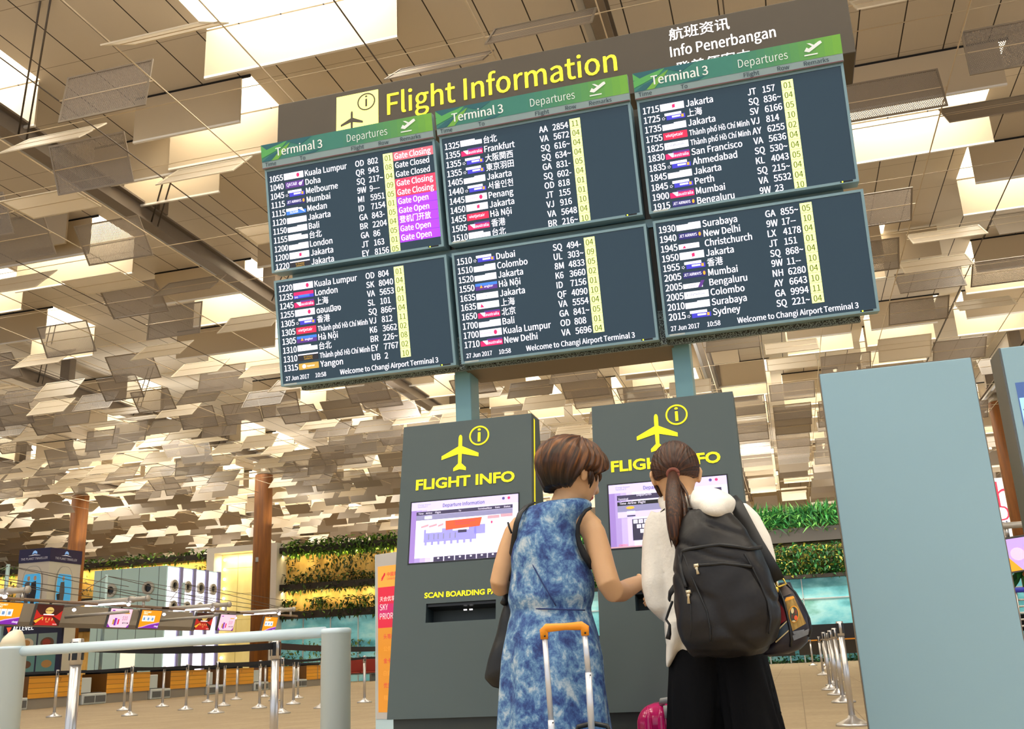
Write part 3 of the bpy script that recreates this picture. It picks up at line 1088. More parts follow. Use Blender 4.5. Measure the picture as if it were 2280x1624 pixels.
MW, MH = 1.0, .585
COLU = (-2.53, -1.502, -.449)
MON = {1: (COLU[0], .600), 2: (COLU[1], .603), 3: (COLU[2], .600), 4: (COLU[0] + .008, -.030), 5: (COLU[1] + .01, -.030), 6: (COLU[2] + .012, -.024)}
MLAB = {1: 'departures screen with red and purple gate remarks, topmost of its column', 2: 'departures screen starting at 1325, under the green header in the middle',
        3: 'departures screen starting at 1715, beside the end of the dark sign', 4: 'departures screen starting at 1220, hanging below the gate remarks screen',
        5: 'departures screen starting at 1510 Dubai, below the middle header screen', 6: 'departures screen starting at 1930, above the tall blue panel'}
for k, (u0, v0) in MON.items():
    mw = MW + (.02 if k in (2, 5) else 0) - (.005 if k in (3, 6) else 0)
    t = thing('departures_screen', MLAB[k], 'screen', BP.P(u0 + mw / 2, v0, -.05), 'departures screens')
    b = MB()
    bz = .0125
    b.slab(BP, u0, u0 + mw, v0, v0 + bz, -.11, .004, m_case)
    b.slab(BP, u0, u0 + mw, v0 + MH - bz, v0 + MH, -.11, .004, m_case)
    b.slab(BP, u0, u0 + bz, v0 + bz, v0 + MH - bz, -.11, .004, m_case)
    b.slab(BP, u0 + mw - bz, u0 + mw, v0 + bz, v0 + MH - bz, -.11, .004, m_case)
    b.slab(BP, u0 + .03, u0 + mw - .03, v0 + .03, v0 + MH - .03, -.15, -.06, m_case)
    b.build('bezel', t)
    b = MB()
    b.rect(BP, u0 + bz, u0 + mw - bz, v0 + bz, v0 + MH - bz, 0, m_scr)
    rows = ROWS[k]
    top = k <= 3
    pit = .0497 if top else .0488
    base = .510 if top else .519
    for i, (tm, lg, city, fl, num, row) in enumerate(rows):
        v = v0 + base - pit * i
        b.text(BP, tm, u0 + .026, v, .0445, m_sw, .0015, 'L', .02, .86)
        logo(b, lg, u0 + .112, v - .002)
        b.text(BP, city, u0 + .24, v, .044 if city != HCM else .037, m_sw, .0015, 'L', .018, .87, width=.29 if city == HCM else None)
        b.text(BP, fl, u0 + .54, v, .0435, m_sw, .0015, 'L', .018, .86)
        b.text(BP, num, u0 + .612, v, .0435, m_sw, .0015, 'L', .018, .86)
        rt = v + .0425
        b.rect(BP, u0 + .702, u0 + .757, rt - pit + .0015, rt, .001, m_sy)
        b.text(BP, row, u0 + .7295, v + .002, .04, m_syt, .002, 'C', .012, .9)
        if k == 1 and i in REM:
            s, mm = REM[i]
            if mm:
                b.rect(BP, u0 + .76, u0 + mw - bz - .001, rt - pit + .001, rt, .001, mm)
            b.text(BP, s, u0 + .768, v + .003, .042, m_sw, .002, 'L', .018, .84)
    if not top:
        b.text(BP, '27 Jun 2017', u0 + .03, v0 + .028, .031, m_sw, .0015, 'L', .016, width=.138)
        b.text(BP, '10:58', u0 + .206, v0 + .028, .031, m_sw, .0015, 'L', .016, width=.062)
        b.text(BP, 'Welcome to Changi Airport Terminal 3', u0 + .35, v0 + .026, .036, m_sw, .0015, 'L', .016, width=.555)
    b.build('screen', t)
    b = MB()
    b.slab(BP, u0 + mw - .085, u0 + mw - .028, v0 + .005, v0 + .012, .004, .0055, m_blk)
    b.rect(BP, u0 + mw - .078, u0 + mw - .072, v0 + .005, v0 + .012, .0062, m_led)
    b.build('indicator_strip', t)
    b = MB()
    b.rect(BP, u0 + .02, u0 + .095, v0 + .004, v0 + .0125, .0055, mat('label_pale', (196, 206, 202), .5))
    b.build('sticker', t)
    if top:
        hb = MB()
        a0, a1 = u0 - .004, u0 + mw + .002
        h = .02
        hb.slab(BP, a0, a1, v0 + .587, v0 + .722, -.02, h, m_hgrey)
        hb.slab(BP, a0 + .002, a1 - .002, v0 + .5855, v0 + .590, h, h + .002, m_maroon)
        y0, y1 = v0 + .625, v0 + .722
        n = 14
        for q in range(n):        # green to lime printed gradient
            f0 = .45 + .55 * q / n
            c0, c1 = (66, 140, 124), (124, 190, 66)
            s = (q / (n - 1)) ** 1.3
            mm = mat('header_band_%d' % q, tuple(int(c0[e] + (c1[e] - c0[e]) * s) for e in range(3)), .4)
            hb.rect(BP, a0 + (a1 - a0) * f0, a0 + (a1 - a0) * (.45 + .55 * (q + 1) / n), y0, y1, h + .001, mm)
        hb.rect(BP, a0, a0 + (a1 - a0) * .45, y0, y1, h + .001, m_hteal)
        for pts, mm in (([(0, .1), (.06, .04), (.14, .1)], m_hdk), ([(0, .055), (0, .02), (.13, .065), (.16, .095), (.07, .075)], m_hgr), ([(0, 0), (.05, 0), (.12, .05), (.05, .03)], m_hdk),
                        ([(.14, .1), (.24, .06), (.31, .1)], m_hdk), ([(.06, 0), (.1, 0), (.16, .06), (.18, .085), (.12, .055)], m_hlime), ([(.22, 0), (.36, .02), (.32, .0)], m_hdk), ([(0, 0.095), (.05, .05), (0, .06)], m_hgr)):
            hb.poly(BP, [(a0 + p, min(y1, y0 + q_)) for p, q_ in pts], h + .0016 + .0002 * len(pts), mm)
        hb.text(BP, 'Terminal 3', u0 + .085, v0 + .645, .062, m_htx, h + .004, 'L', .022, width=.28)
        hb.text(BP, 'Departures', u0 + .512, v0 + .648, .056, m_htx, h + .004, 'L', -.004, width=.235)
        # departing plane mark
        pu, pv = u0 + .835, v0 + .655
        hb.poly(BP, [(pu - .01, pv + .012), (pu + .012, pv + .004), (pu + .075, pv + .04), (pu + .07, pv + .052), (pu + .06, pv + .05), (pu + .012, pv + .022), (pu + .002, pv + .03)], h + .004, m_htx)
        hb.poly(BP, [(pu + .03, pv + .03), (pu + .05, pv + .028), (pu + .02, pv + .048), (pu + .005, pv + .05)], h + .0042, m_htx)
        hb.rect(BP, pu - .012, pu + .05, pv - .012, pv - .006, h + .004, m_htx)
        for s, uu in (('Time', .015), ('To', .226), ('Flight', .532), ('Row', .692), ('Remarks', .816)):
            hb.text(BP, s, u0 + uu, v0 + .597, .029, m_hdt, h + .002, 'L', .008)
        hb.build('header_board', t)

# carrying cabinet behind the screens, with posts
t = thing('board_stand', 'blue posts and grey cabinet that carry the six departures screens', 'stand', (-1.0, 4.9, 0))
m_perf = ramp_mat('perforated_metal', (220, 220, 220), [(.47, (30, 32, 32)), (.53, (150, 166, 164))], .5, nscale=1, detail=0)
b = MB()
b.slab(BP, -2.46, .48, -.05, .0, -.17, -.112, m_perf)
b.slab(BP, -1.527, -1.504, -.03, 1.15, -.155, -.12, m_dark)
b.slab(BP, -.480, -.451, -.03, 1.15, -.155, -.12, m_dark)
b.slab(BP, -2.46, .48, .0, 1.2, -.19, -.156, m_dark)
b.slab(BP, -2.46, .48, .557, .599, -.155, -.1, m_case)
b.slab(BP, -1.521, -1.493, -.05, .12, -.112, -.06, m_perf)
b.slab(BP, -.470, -.439, -.05, .12, -.112, -.06, m_perf)
b.build('cabinet', t)
b = MB()
b.box(-1.52, -.42, 4.74, 5.02, 2.26, 3.3, mat('brown_box', (112, 96, 74), .5))
b.build('rear_box', t)
for x in (-1.597, -.431):
    b = MB(); b.box(x, x + .088, 4.8, 4.95, 0, 3.752, m_post); b.build('post', t, .004, 2)
b = MB()
for x in (-1.597, -.431):
    b.box(x - .08, x + .17, 4.72, 5.03, 0, .02, m_post)
b.build('base_plate', t)

# long dark sign above
SP = Plane((0, 4.8, 0), (1, 0, 0), (0, 0, 1))
m_sign = mat('sign_brown', (80, 70, 56), .55, var=.04)
m_sgn_y = mat('sign_yellow', (255, 240, 40), .4, emit=1.05)
m_sgn_p = mat('sign_pale_yellow', (255, 250, 130), .4, emit=1.1)
m_sgn_w = mat('sign_white', (255, 250, 250), .4, emit=1.1)
t = thing('overhead_sign', 'long dark brown sign with lit yellow lettering above the screens', 'sign', (-1.0, 4.95, 3.75))
b = MB()
b.box(-2.70, .672, 4.8, 5.12, 3.753, 4.142, m_sign)
b.build('sign_box', t, .004, 1)
b = MB()
b.text(SP, 'Flight Information', -1.97, 3.919, .19, m_sgn_y, .003, 'L', .012, width=1.385, depth=.004)
b.build('lettering', t)
b = MB()
b.slab(SP, -2.302, -2.03, 3.80, 4.106, 0, .004, m_sgn_p)
b.ring(SP, -2.106, 4.037, .05, .058, .004, .006, m_sign)
b.text(SP, 'i', -2.106, 4.004, .095, m_sign, .006, 'C', .02)


def plane_icon(b, pl, cu, cv, s, m, h, flat=False):
    """plan view of an airliner, nose up; s = wing span"""
    f = .9 if flat else 1.
    half = [(0, .52), (.03, .50), (.045, .46), (.05, .40), (.05, .20), (.5, -.03), (.5, -.13), (.05, -.01), (.045, -.27), (.17, -.39), (.17, -.47), (.0, -.43)]
    pts = [(cu + x * s, cv + y * s * f) for x, y in half] + [(cu - x * s, cv + y * s * f) for x, y in half[-2:0:-1]]
    # split in convex-ish pieces so that the faces triangulate well
    n = len(half)
    def pc(lst):
        b.poly(pl, [(cu + x * s, cv + y * s * f) for x, y in lst], h, m)
    pc([(-.05, .2), (-.05, .40), (-.045, .46), (-.03, .5), (0, .52), (.03, .5), (.045, .46), (.05, .40), (.05, .2)])
    pc([(-.05, .2), (.05, .2), (.05, -.01), (.045, -.27), (-.045, -.27), (-.05, -.01)])
    pc([(.05, .2), (.5, -.03), (.5, -.13), (.05, -.01)])
    pc([(-.05, .2), (-.5, -.03), (-.5, -.13), (-.05, -.01)])
    pc([(-.045, -.27), (.045, -.27), (.17, -.39), (.17, -.47), (0, -.43), (-.17, -.47), (-.17, -.39)])


plane_icon(b, SP, -2.20, 3.915, .145, m_sign, .006)
b.build('pictogram', t)
b = MB()
b.text(SP, '航班资讯', -.28, 4.046, .082, m_sgn_w, .003, 'L', .02, width=.33)
b.text(SP, 'Info Penerbangan', -.282, 3.935, .088, m_sgn_w, .003, 'L', .016, width=.566)
b.text(SP, '発着便案内', -.262, 3.825, .082, m_sgn_w, .003, 'L', .02, width=.4)
b.build('small_lettering', t)

# ================================================================== two kiosks
KT = math.atan(.18)
m_k = mat('kiosk_grey', (74, 87, 88), .55, var=.03, vscale=3)
m_kd = mat('kiosk_plinth', (52, 60, 58), .5)
m_ky = mat('kiosk_yellow', (252, 236, 0), .4, emit=.55)
m_kl = mat('kiosk_lilac', (206, 196, 246), .3, emit=.5)
m_kl2 = mat('kiosk_lilac_deep', (146, 120, 196), .3, emit=.6)
m_kw = mat('kiosk_white', (236, 230, 250), .3, emit=.62)
m_kb = mat('kiosk_bar', (64, 56, 92), .4, emit=.2)
m_kg = mat('kiosk_grey_ui', (140, 138, 180), .4, emit=.4)
m_kor = mat('kiosk_orange', (240, 84, 44), .4, emit=.6)
m_ktx = mat('kiosk_text', (92, 76, 160), .4, emit=.15)
m_kblu = mat('kiosk_map', (150, 146, 224), .4, emit=.5)
m_kred = mat('kiosk_red', (232, 50, 110), .4, emit=.6)
m_pale = mat('kiosk_tan', (206, 160, 176), .4, emit=.4)


def kiosk(x0, label, variant):
    KW = .606
    pl = Plane((x0, 4.1, 1.822), (1, 0, 0), (0, math.sin(KT), math.cos(KT)))
    t = thing('info_kiosk', label, 'kiosk', (x0 + KW / 2, 4.1, 0), 'flight information kiosks')
    # body with an opening for the scan slot: v runs from 0 (top) downwards negative
    VB = -(1.822 - .57) / math.cos(KT)

    def uv(x, y):
        return pl.at(x, y)
    slot = (.147, .451, -.896, -.817)
    b = MB()
    yb = 4.1 + .14
    z0 = .57
    zf = lambda v: pl.P(0, v, 0)

    def face(u0, u1, v0, v1):
        b.quad(pl.P(u0, v0), pl.P(u1, v0), pl.P(u1, v1), pl.P(u0, v1), m_k)
    face(0, KW, slot[3], 0)
    face(0, slot[0], slot[2], slot[3])
    face(slot[1], KW, slot[2], slot[3])
    face(0, KW, VB, slot[2])
    A, B_, Cc, D = pl.P(0, VB), pl.P(KW, VB), pl.P(KW, 0), pl.P(0, 0)
    bk = lambda p: Vector((p.x, yb, p.z))
    b.quad(D, Cc, bk(Cc), bk(D), m_k)
    b.quad(bk(A), A, D, bk(D), m_k)
    b.quad(B_, bk(B_), bk(Cc), Cc, m_k)
    b.quad(bk(B_), bk(A), bk(D), bk(Cc), m_k)
    b.build('body', t)
    # yellow inlay on the right flank
    b = MB()
    for s in ((0, KW) if variant == 0 else (0,)):
        o = .0015 if s else -.0015
        p0, p1 = pl.P(s + o, VB + .1, -.035), pl.P(s + o, -.01, -.035)
        q0, q1 = pl.P(s + o, VB + .1, -.055), pl.P(s + o, -.01, -.055)
        b.quad(p0, q0, q1, p1, m_ky)
    b.build('yellow_inlay', t)
    b = MB()
    b.slab(pl, slot[0], slot[1], slot[2], slot[3], -.1, -.095, m_kd)
    c = [(slot[0], slot[2]), (slot[1], slot[2]), (slot[1], slot[3]), (slot[0], slot[3])]
    for i in range(4):
        a_, d_ = c[i], c[(i + 1) % 4]
        b.quad(pl.P(*a_, 0), pl.P(*a_, -.1), pl.P(*d_, -.1), pl.P(*d_, 0), mat('slot_dark', (58, 72, 76), .5))
    b.slab(pl, slot[0], slot[1], slot[3] - .012, slot[3], -.09, -.01, m_blk)
    for s in (.297, .322):
        b.slab(pl, s, s + .014, slot[3] - .026, slot[3] - .021, -.05, -.045, m_sgn_w)
    b.build('scan_slot', t)
    b = MB()
    b.box(x0 + .02, x0 + KW - .02, pl.P(0, VB).y + .02, yb - .01, 0, .57, m_kd)
    b.build('plinth', t)
    b = MB()
    plane_icon(b, pl, .277, -.158, .173, m_ky, .002)
    b.ring(pl, .365, -.081, .040, .0465, 0, .003, m_ky)
    b.text(pl, 'i', .365, -.110, .08, m_ky, .003, 'C', .03)
    b.build('pictogram', t)
    b = MB()
    b.text(pl, 'FLIGHT INFO', .075, -.311, .066, m_ky, .003, 'L', .03, width=.455, font='geo')
    b.build('lettering', t)
    if variant == 0:
        b = MB()
        b.text(pl, 'SCAN BOARDING PASS', .138, -.793, .031, m_ky, .002, 'L', .03, width=.345, font='geo')
        b.build('scan_lettering', t)
    # screen
    s0, s1, t0, t1 = .060, .546, -.640, -.370
    b = MB()
    b.slab(pl, s0 - .006, s1 + .006, t0 - .006, t1 + .006, -.01, .001, m_blk)
    n = 10
    for q in range(n):
        f = q / (n - 1)
        cc = tuple(int(k0 + (k1 - k0) * min(1, f * 2.2)) for k0, k1 in zip((150, 122, 196), (230, 224, 255)))
        b.rect(pl, s0 + (s1 - s0) * q / n * .5, s0 + (s1 - s0) * (q + 1) / n * .5, t0, t1, .0015, mat('kiosk_ui_%d' % q, cc, .3, emit=.5))
    b.rect(pl, s0 + (s1 - s0) * .5, s1, t0, t1, .0015, mat('kiosk_ui_9', (230, 224, 255), .3, emit=.5))
    W_ = s1 - s0
    H_ = t1 - t0
    X = lambda f: s0 + W_ * f
    Y = lambda f: t0 + H_ * f
    b.rect(pl, s0, s1, Y(.86), t1, .002, m_kl)
    b.text(pl, 'Departure Information', X(.3), Y(.885), .021, m_ktx, .003, 'L', .01, width=W_ * .39)
    b.text(pl, 'Changi Airport', X(.06), Y(.94), .009, m_kg, .003)
    b.text(pl, 'Terminal 3', X(.06), Y(.905), .009, m_kg, .003)
    b.disc(pl, X(.865), Y(.945), .006, .006, .003, m_ktx)
    b.disc(pl, X(.915), Y(.945), .006, .006, .003, m_kred)
    if variant == 0:
        b.rect(pl, X(.05), X(.95), Y(.775), Y(.835), .002, m_kb)
        for s, f in (('Time', .07), ('Airline', .14), ('Flight', .23), ('To', .45), ('Terminal', .63), ('Row', .72), ('Gate', .79), ('Status', .87)):
            b.text(pl, s, X(f), Y(.79), .010, m_kw, .003, 'L', .01)
        b.rect(pl, X(.05), X(.95), Y(.69), Y(.77), .002, m_kg)
        b.rect(pl, X(.13), X(.2), Y(.705), Y(.755), .0026, m_kw)
        b.rect(pl, X(.05), X(.97), Y(.07), Y(.69), .002, m_kw)
        b.poly(pl, [(X(.33), Y(.65)), (X(.67), Y(.665)), (X(.65), Y(.525)), (X(.335), Y(.5))], .0034, m_kor)
        b.text(pl, 'SIN Airport T3 Row 04', X(.42), Y(.61), .009, m_kred, .004)
        b.text(pl, 'Check-in row 04', X(.42), Y(.57), .009, m_kred, .004)
        for a0, a1 in ((.1, .17), (.175, .25), (.26, .31)):
            b.poly(pl, [(X(a0), Y(.56)), (X(a1), Y(.585)), (X(a1), Y(.62)), (X(a0), Y(.59))], .0026, m_pale)
        b.rect(pl, X(.72), X(.83), Y(.63), Y(.68), .0026, m_pale)
        b.rect(pl, X(.84), X(.95), Y(.64), Y(.69), .0026, m_pale)
        b.rect(pl, X(.13), X(.62), Y(.32), Y(.53), .0024, m_kblu)
        b.rect(pl, X(.6), X(.7), Y(.4), Y(.55), .0024, m_kblu)
        b.rect(pl, X(.15), X(.3), Y(.47), Y(.53), .0028, m_kw)
        b.rect(pl, X(.4), X(.55), Y(.48), Y(.53), .0028, m_kw)
        for f in (.17, .22, .26, .31, .37, .42):
            b.rect(pl, X(f), X(f + .012), Y(.36), Y(.45), .0028, m_kg)
        for f in (.14, .2, .26, .32, .38, .44, .5, .56):
            b.rect(pl, X(f), X(f + .02), Y(.27), Y(.32), .0026, m_kblu)
        b.rect(pl, X(.45), X(.53), Y(.44), Y(.485), .003, m_kb)
        b.disc(pl, X(.76), Y(.57), .004, .006, .003, m_kred)
        for q in range(6):
            b.rect(pl, X(.23 + .1 * q), X(.32 + .1 * q), Y(.0), Y(.075), .0028, m_kb)
            b.disc(pl, X(.275 + .1 * q), Y(.05), .005, .004, .0034, m_kw, 8)
    else:
        b.rect(pl, X(.07), X(.95), Y(.74), Y(.82), .002, m_kb)
        b.text(pl, 'Departures', X(.24), Y(.79), .012, m_kw, .003, 'L', .01)
        b.text(pl, 'Terminal', X(.08), Y(.745), .010, m_kw, .003, 'L', .01)
        b.rect(pl, X(.07), X(.95), Y(.655), Y(.715), .002, m_blk)
        for s, f in (('Time', .09), ('Airline', .16), ('Flight', .25)):
            b.text(pl, s, X(f), Y(.672), .012, m_kw, .003, 'L', .01)
        b.rect(pl, X(.07), X(.95), Y(.46), Y(.655), .002, m_kg)
        b.rect(pl, X(.07), X(.95), Y(.46), Y(.555), .0022, m_kl)
        b.disc(pl, X(.18), Y(.615), .017, .006, .003, m_lora)
        b.rect(pl, X(.15), X(.22), Y(.52), Y(.56), .003, m_kw)
        b.rect(pl, X(.15), X(.22), Y(.475), Y(.495), .003, m_kb)
        b.rect(pl, X(.19), X(.75), Y(.1), Y(.43), .002, mat('keyboard_dark', (56, 50, 78), .4, emit=.2))
        b.rect(pl, X(.2), X(.75), Y(.44), Y(.48), .002, m_kw)
        for rw in range(4):
            for q in range(10 - rw):
                a = .2 + .027 * rw + q * .045
                b.rect(pl, X(a), X(a + .036), Y(.36 - rw * .076), Y(.42 - rw * .076), .0028, m_kw)
                b.text(pl, 'QWERTYUIOPASDFGHJKLZXCVBNM'[(rw * 10 + q) % 26], X(a + .012), Y(.375 - rw * .076), .011, m_ktx, .0034)
        b.text(pl, 'CHANGI', X(.07), Y(.025), .010, m_kor, .003)
        b.rect(pl, X(.0), X(.4), Y(.0), Y(.02), .0018, m_pale)
    b.build('touch_screen', t)
    return t


kiosk(-1.616, 'dark grey flight info kiosk showing an orange highlighted map', 0)
kiosk(-.738, 'dark grey flight info kiosk with an on screen keyboard behind the ponytail', 1)

# tall blue-grey panel
m_bp = mat('panel_blue', (150, 184, 198), .42, var=.02, vscale=2)
m_edge = mat('panel_edge', (128, 112, 96), .5)
t = thing('information_pillar', 'tall plain blue grey panel standing beside the row of chrome posts', 'information pillar', (.57, 4.68, 0))
b = MB(); b.box(.252, .905, 4.6, 4.66, 0, 1.985, m_bp); b.build('panel', t, .004, 2)
b = MB(); b.box(.2495, .252, 4.602, 4.66, 0, 1.985, m_edge); b.box(.905, .908, 4.602, 4.66, 0, 1.985, m_edge); b.box(.2495, .908, 4.602, 4.66, 1.985, 1.988, m_edge); b.build('edge_trim', t)
t = thing('directory_kiosk', 'blue framed directory kiosk with a blue screen, cut off by the frame edge', 'kiosk', (1.4, 4.7, 0))
b = MB(); b.box(1.032, 1.8, 4.6, 4.8, 0, 2.012, m_bp); b.build('panel', t, .004, 2)
b = MB(); b.box(1.024, 1.032, 4.602, 4.8, 0, 2.012, mat('side_dark', (92, 96, 96), .4)); b.build('edge_trim', t)
b = MB()
q = Plane((0, 4.6, 0), (1, 0, 0), (0, 0, 1))
u, v = q.at(2260, 853)
b.slab(q, u, u + .62, v - 1.0, v, 0, .002, mat('directory_dark_blue', (70, 96, 150), .3, emit=.5))
b.rect(q, u + .004, u + .6, v - .98, v - .07, .003, mat('directory_sky', (150, 200, 236), .3, emit=.8))
for k in range(6):
    b.poly(q, [(u + .01, v - .12 - .14 * k), (u + .6, v - .3 - .1 * k), (u + .6, v - .304 - .1 * k), (u + .01, v - .126 - .14 * k)], .0036, mat('directory_line', (110, 130, 160), .4))
b.build('screen', t)
# ================================================================== people
def A(x, y, Y=3.3):
    return atY(x, y, Y)


m_skin = mat('skin', (212, 166, 122), .5, var=.05, vscale=20)
m_skin.node_tree.nodes['Principled BSDF'].inputs['Subsurface Weight'].default_value = .08
m_skin.node_tree.nodes['Principled BSDF'].inputs['Subsurface Radius'].default_value = (.01, .004, .002)
m_lipc = mat('lips', (190, 96, 92), .4)
m_eyew = mat('eye_white', (236, 232, 228), .2)
m_iris = mat('eye_dark', (34, 22, 16), .15)
m_brow = mat('brow', (52, 34, 24), .7)


def fuse(name, mb, voxel, smooth, parent, bump_fn=None):
    me = bpy.data.meshes.new(name + '_src')
    me.from_pydata([Vector(p) for p in mb.v], [], mb.f)
    ob = bpy.data.objects.new(name + '_src', me)
    C.objects.link(ob)
    rm = ob.modifiers.new('r', 'REMESH')
    rm.mode = 'VOXEL'
    rm.voxel_size = voxel
    if smooth:
        sm = ob.modifiers.new('s', 'SMOOTH')
        sm.factor, sm.iterations = .5, smooth
    dg = bpy.context.evaluated_depsgraph_get()
    dg.update()
    me2 = bpy.data.meshes.new_from_object(ob.evaluated_get(dg))
    bpy.data.objects.remove(ob)
    me2.name = name
    me2.polygons.foreach_set('use_smooth', [True] * len(me2.polygons))
    me2.materials.clear()
    me2.materials.append(mb.mats[0])
    off = WORLD_LOC[parent.name] if parent is not None else Vector((0, 0, 0))
    cos = [v.co.copy() for v in me2.vertices]
    nos = [v.normal.copy() for v in me2.vertices] if bump_fn else cos
    flat = []
    for co_, no_ in zip(cos, nos):
        q = (bump_fn(co_, no_) if bump_fn else co_) - off
        flat += q[:]
    me2.vertices.foreach_set('co', flat)
    me2.update()
    o = bpy.data.objects.new(name, me2)
    C.objects.link(o)
    if parent is not None:
        o.parent = parent
        WORLD_LOC[o.name] = off
    return o


def gauss(az, el, a0, e0, sa, se):
    return math.exp(-((az - a0) / sa) ** 2 - ((el - e0) / se) ** 2)


def head_r(az, el):
    """head radius in local direction; az 0 = face (+y), degrees"""
    ca, sa, ce, se = math.cos(R(az)), math.sin(R(az)), math.cos(R(el)), math.sin(R(el))
    ax, ay, az_ = .072, (.092 if ca > 0 else .098), (.112 if se > 0 else .104)
    if se < 0:
        ax *= 1 - .16 * (-se) ** 1.2
        if ca < 0:
            ay *= 1 - .35 * (-se)
    r = 1 / math.sqrt((sa * ce / ax) ** 2 + (ca * ce / ay) ** 2 + (se / az_) ** 2)
    a = abs(az)
    r += .020 * gauss(a, el, 0, -14, 9, 9) + .009 * gauss(a, el, 0, -2, 6, 12)
    r += .004 * gauss(a, el, 12, 17, 14, 5)
    r -= .008 * gauss(a, el, 21, 6, 9, 6)
    r += .004 * gauss(a, el, 38, -10, 14, 12)
    r += .007 * gauss(a, el, 0, -33, 15, 4.5) + .004 * gauss(a, el, 0, -40, 13, 3.5)
    r -= .003 * gauss(a, el, 0, -36.5, 16, 1.5)
    r += .013 * gauss(a, el, 0, -56, 20, 10)
    r += .004 * gauss(a, el, 60, -46, 18, 12)
    return r


class Head:
    def __init__(self, c, yaw, pitch, roll=0., s=1.):
        self.c = Vector(c)
        self.M = Matrix.Rotation(R(yaw), 3, 'Z') @ Matrix.Rotation(R(pitch), 3, 'X') @ Matrix.Rotation(R(roll), 3, 'Y')
        self.s = s

    def w(self, p):
        return self.c + self.M @ (Vector(p) * self.s)

    def dir(self, az, el):
        return Vector((math.sin(R(az)) * math.cos(R(el)), math.cos(R(az)) * math.cos(R(el)), math.sin(R(el))))

    def on(self, az, el, extra=0.):
        return self.w(self.dir(az, el) * (head_r((az + 180) % 360 - 180, el) + extra))

    def surf(self, b, fn, m, na=72, ne=44):
        vs, fs = [], []
        for i in range(1, ne):
            el = -90 + 180 * i / ne
            for k in range(na):
                az = -180 + 360 * k / na
                vs.append(self.w(self.dir(az, el) * fn(az, el)))
        n = len(vs)
        vs += [self.w(self.dir(0, -90) * fn(0, -90)), self.w(self.dir(0, 90) * fn(0, 90))]
        for i in range(ne - 2):
            for k in range(na):
                k2 = (k + 1) % na
                fs.append((i * na + k2, i * na + k, (i + 1) * na + k, (i + 1) * na + k2))
        for k in range(na):
            k2 = (k + 1) % na
            fs.append((n, k, k2))
            fs.append((n + 1, (ne - 2) * na + k2, (ne - 2) * na + k))
        b.add(vs, fs, m, True)

    def skull(self, b):
        self.surf(b, head_r, m_skin)
        for s in (-1, 1):       # ears
            mt = self.M @ Matrix.Rotation(s * R(18), 3, 'Z') @ Matrix.Rotation(R(-12), 3, 'X')
            b.ball(self.w((s * .077, -.008, -.006)), .010, .019, .033, m_skin, 14, 10, mt.to_4x4())
            b.tube([self.w((s * (.077 + .010 * math.sin(PI * k / 9)), -.008 - .02 * math.sin(PI * k / 9), .026 - .058 * k / 9)) for k in range(10)], .006, m_skin, 8)

    def features(self, parent):
        for s in (-1, 1):
            e = MB()
            e.ball(self.on(s * 20, 5.5, -.0105), .0125, .0125, .0125, m_eyew, 14, 9)
            o = e.build('eye', parent)
            e = MB()
            e.ball(self.on(s * 19, 4.5, -.0005), .0042, .0042, .0042, m_iris, 10, 7)
            e.tube([self.on(s * a, 8.6 - abs(a - 20) * .12, .002) for a in (11, 15, 20, 25, 30)], [.0008, .0016, .0018, .0016, .001], m_iris, 6)
            e.build('iris', o)
            e = MB()
            e.tube([self.on(s * a, 17.5 - abs(a - 18) * .1, .0005) for a in (8, 13, 20, 27, 33)], [.0015, .003, .003, .0025, .001], m_brow, 8)
            e.build('eyebrow', parent)
        e = MB()
        e.tube([self.on(a, -34 - abs(a) * .02, -.001) for a in (-16, -9, -3, 0, 3, 9, 16)], [.001, .004, .0048, .0042, .0048, .004, .001], m_lipc, 8)
        e.tube([self.on(a, -39 + abs(a) * .12, -.001) for a in (-14, -8, 0, 8, 14)], [.001, .0045, .0056, .0045, .001], m_lipc, 8)
        e.build('lips', parent)


def hair_mat(name, dark, mid, light, under=None):
    m = bpy.data.materials.new(name)
    m.use_nodes = True
    nt = m.node_tree
    b = nt.nodes['Principled BSDF']
    b.inputs['Roughness'].default_value = .42
    b.inputs['Specular IOR Level'].default_value = .35
    at = nt.nodes.new('ShaderNodeAttribute')
    at.attribute_name = 'strand'
    n = nt.nodes.new('ShaderNodeTexNoise')
    n.inputs['Scale'].default_value = 1
    n.inputs['Detail'].default_value = 5
    nt.links.new(at.outputs['Vector'], n.inputs['Vector'])
    r_ = nt.nodes.new('ShaderNodeValToRGB')
    el = r_.color_ramp.elements
    el.new(.5)
    for e, (p, c) in zip(el, ((.34, dark), (.52, mid), (.70, light))):
        e.position, e.color = p, srgb(*c)
    nt.links.new(n.outputs['Fac'], r_.inputs[0])
    nt.links.new(r_.outputs[0], b.inputs['Base Color'])
    if under:      # darker colour blended into the lower hair
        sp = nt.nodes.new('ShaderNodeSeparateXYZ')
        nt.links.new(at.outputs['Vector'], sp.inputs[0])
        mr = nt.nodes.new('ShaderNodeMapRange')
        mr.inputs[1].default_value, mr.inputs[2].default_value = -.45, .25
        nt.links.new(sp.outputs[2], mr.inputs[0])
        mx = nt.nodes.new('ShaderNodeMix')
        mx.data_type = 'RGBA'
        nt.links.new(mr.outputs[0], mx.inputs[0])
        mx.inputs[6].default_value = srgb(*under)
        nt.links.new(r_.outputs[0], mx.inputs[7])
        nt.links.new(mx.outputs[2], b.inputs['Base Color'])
    bp = nt.nodes.new('ShaderNodeBump')
    bp.inputs['Strength'].default_value = .5
    bp.inputs['Distance'].default_value = .004
    nt.links.new(n.outputs['Fac'], bp.inputs['Height'])
    nt.links.new(bp.outputs['Normal'], b.inputs['Normal'])
    return m


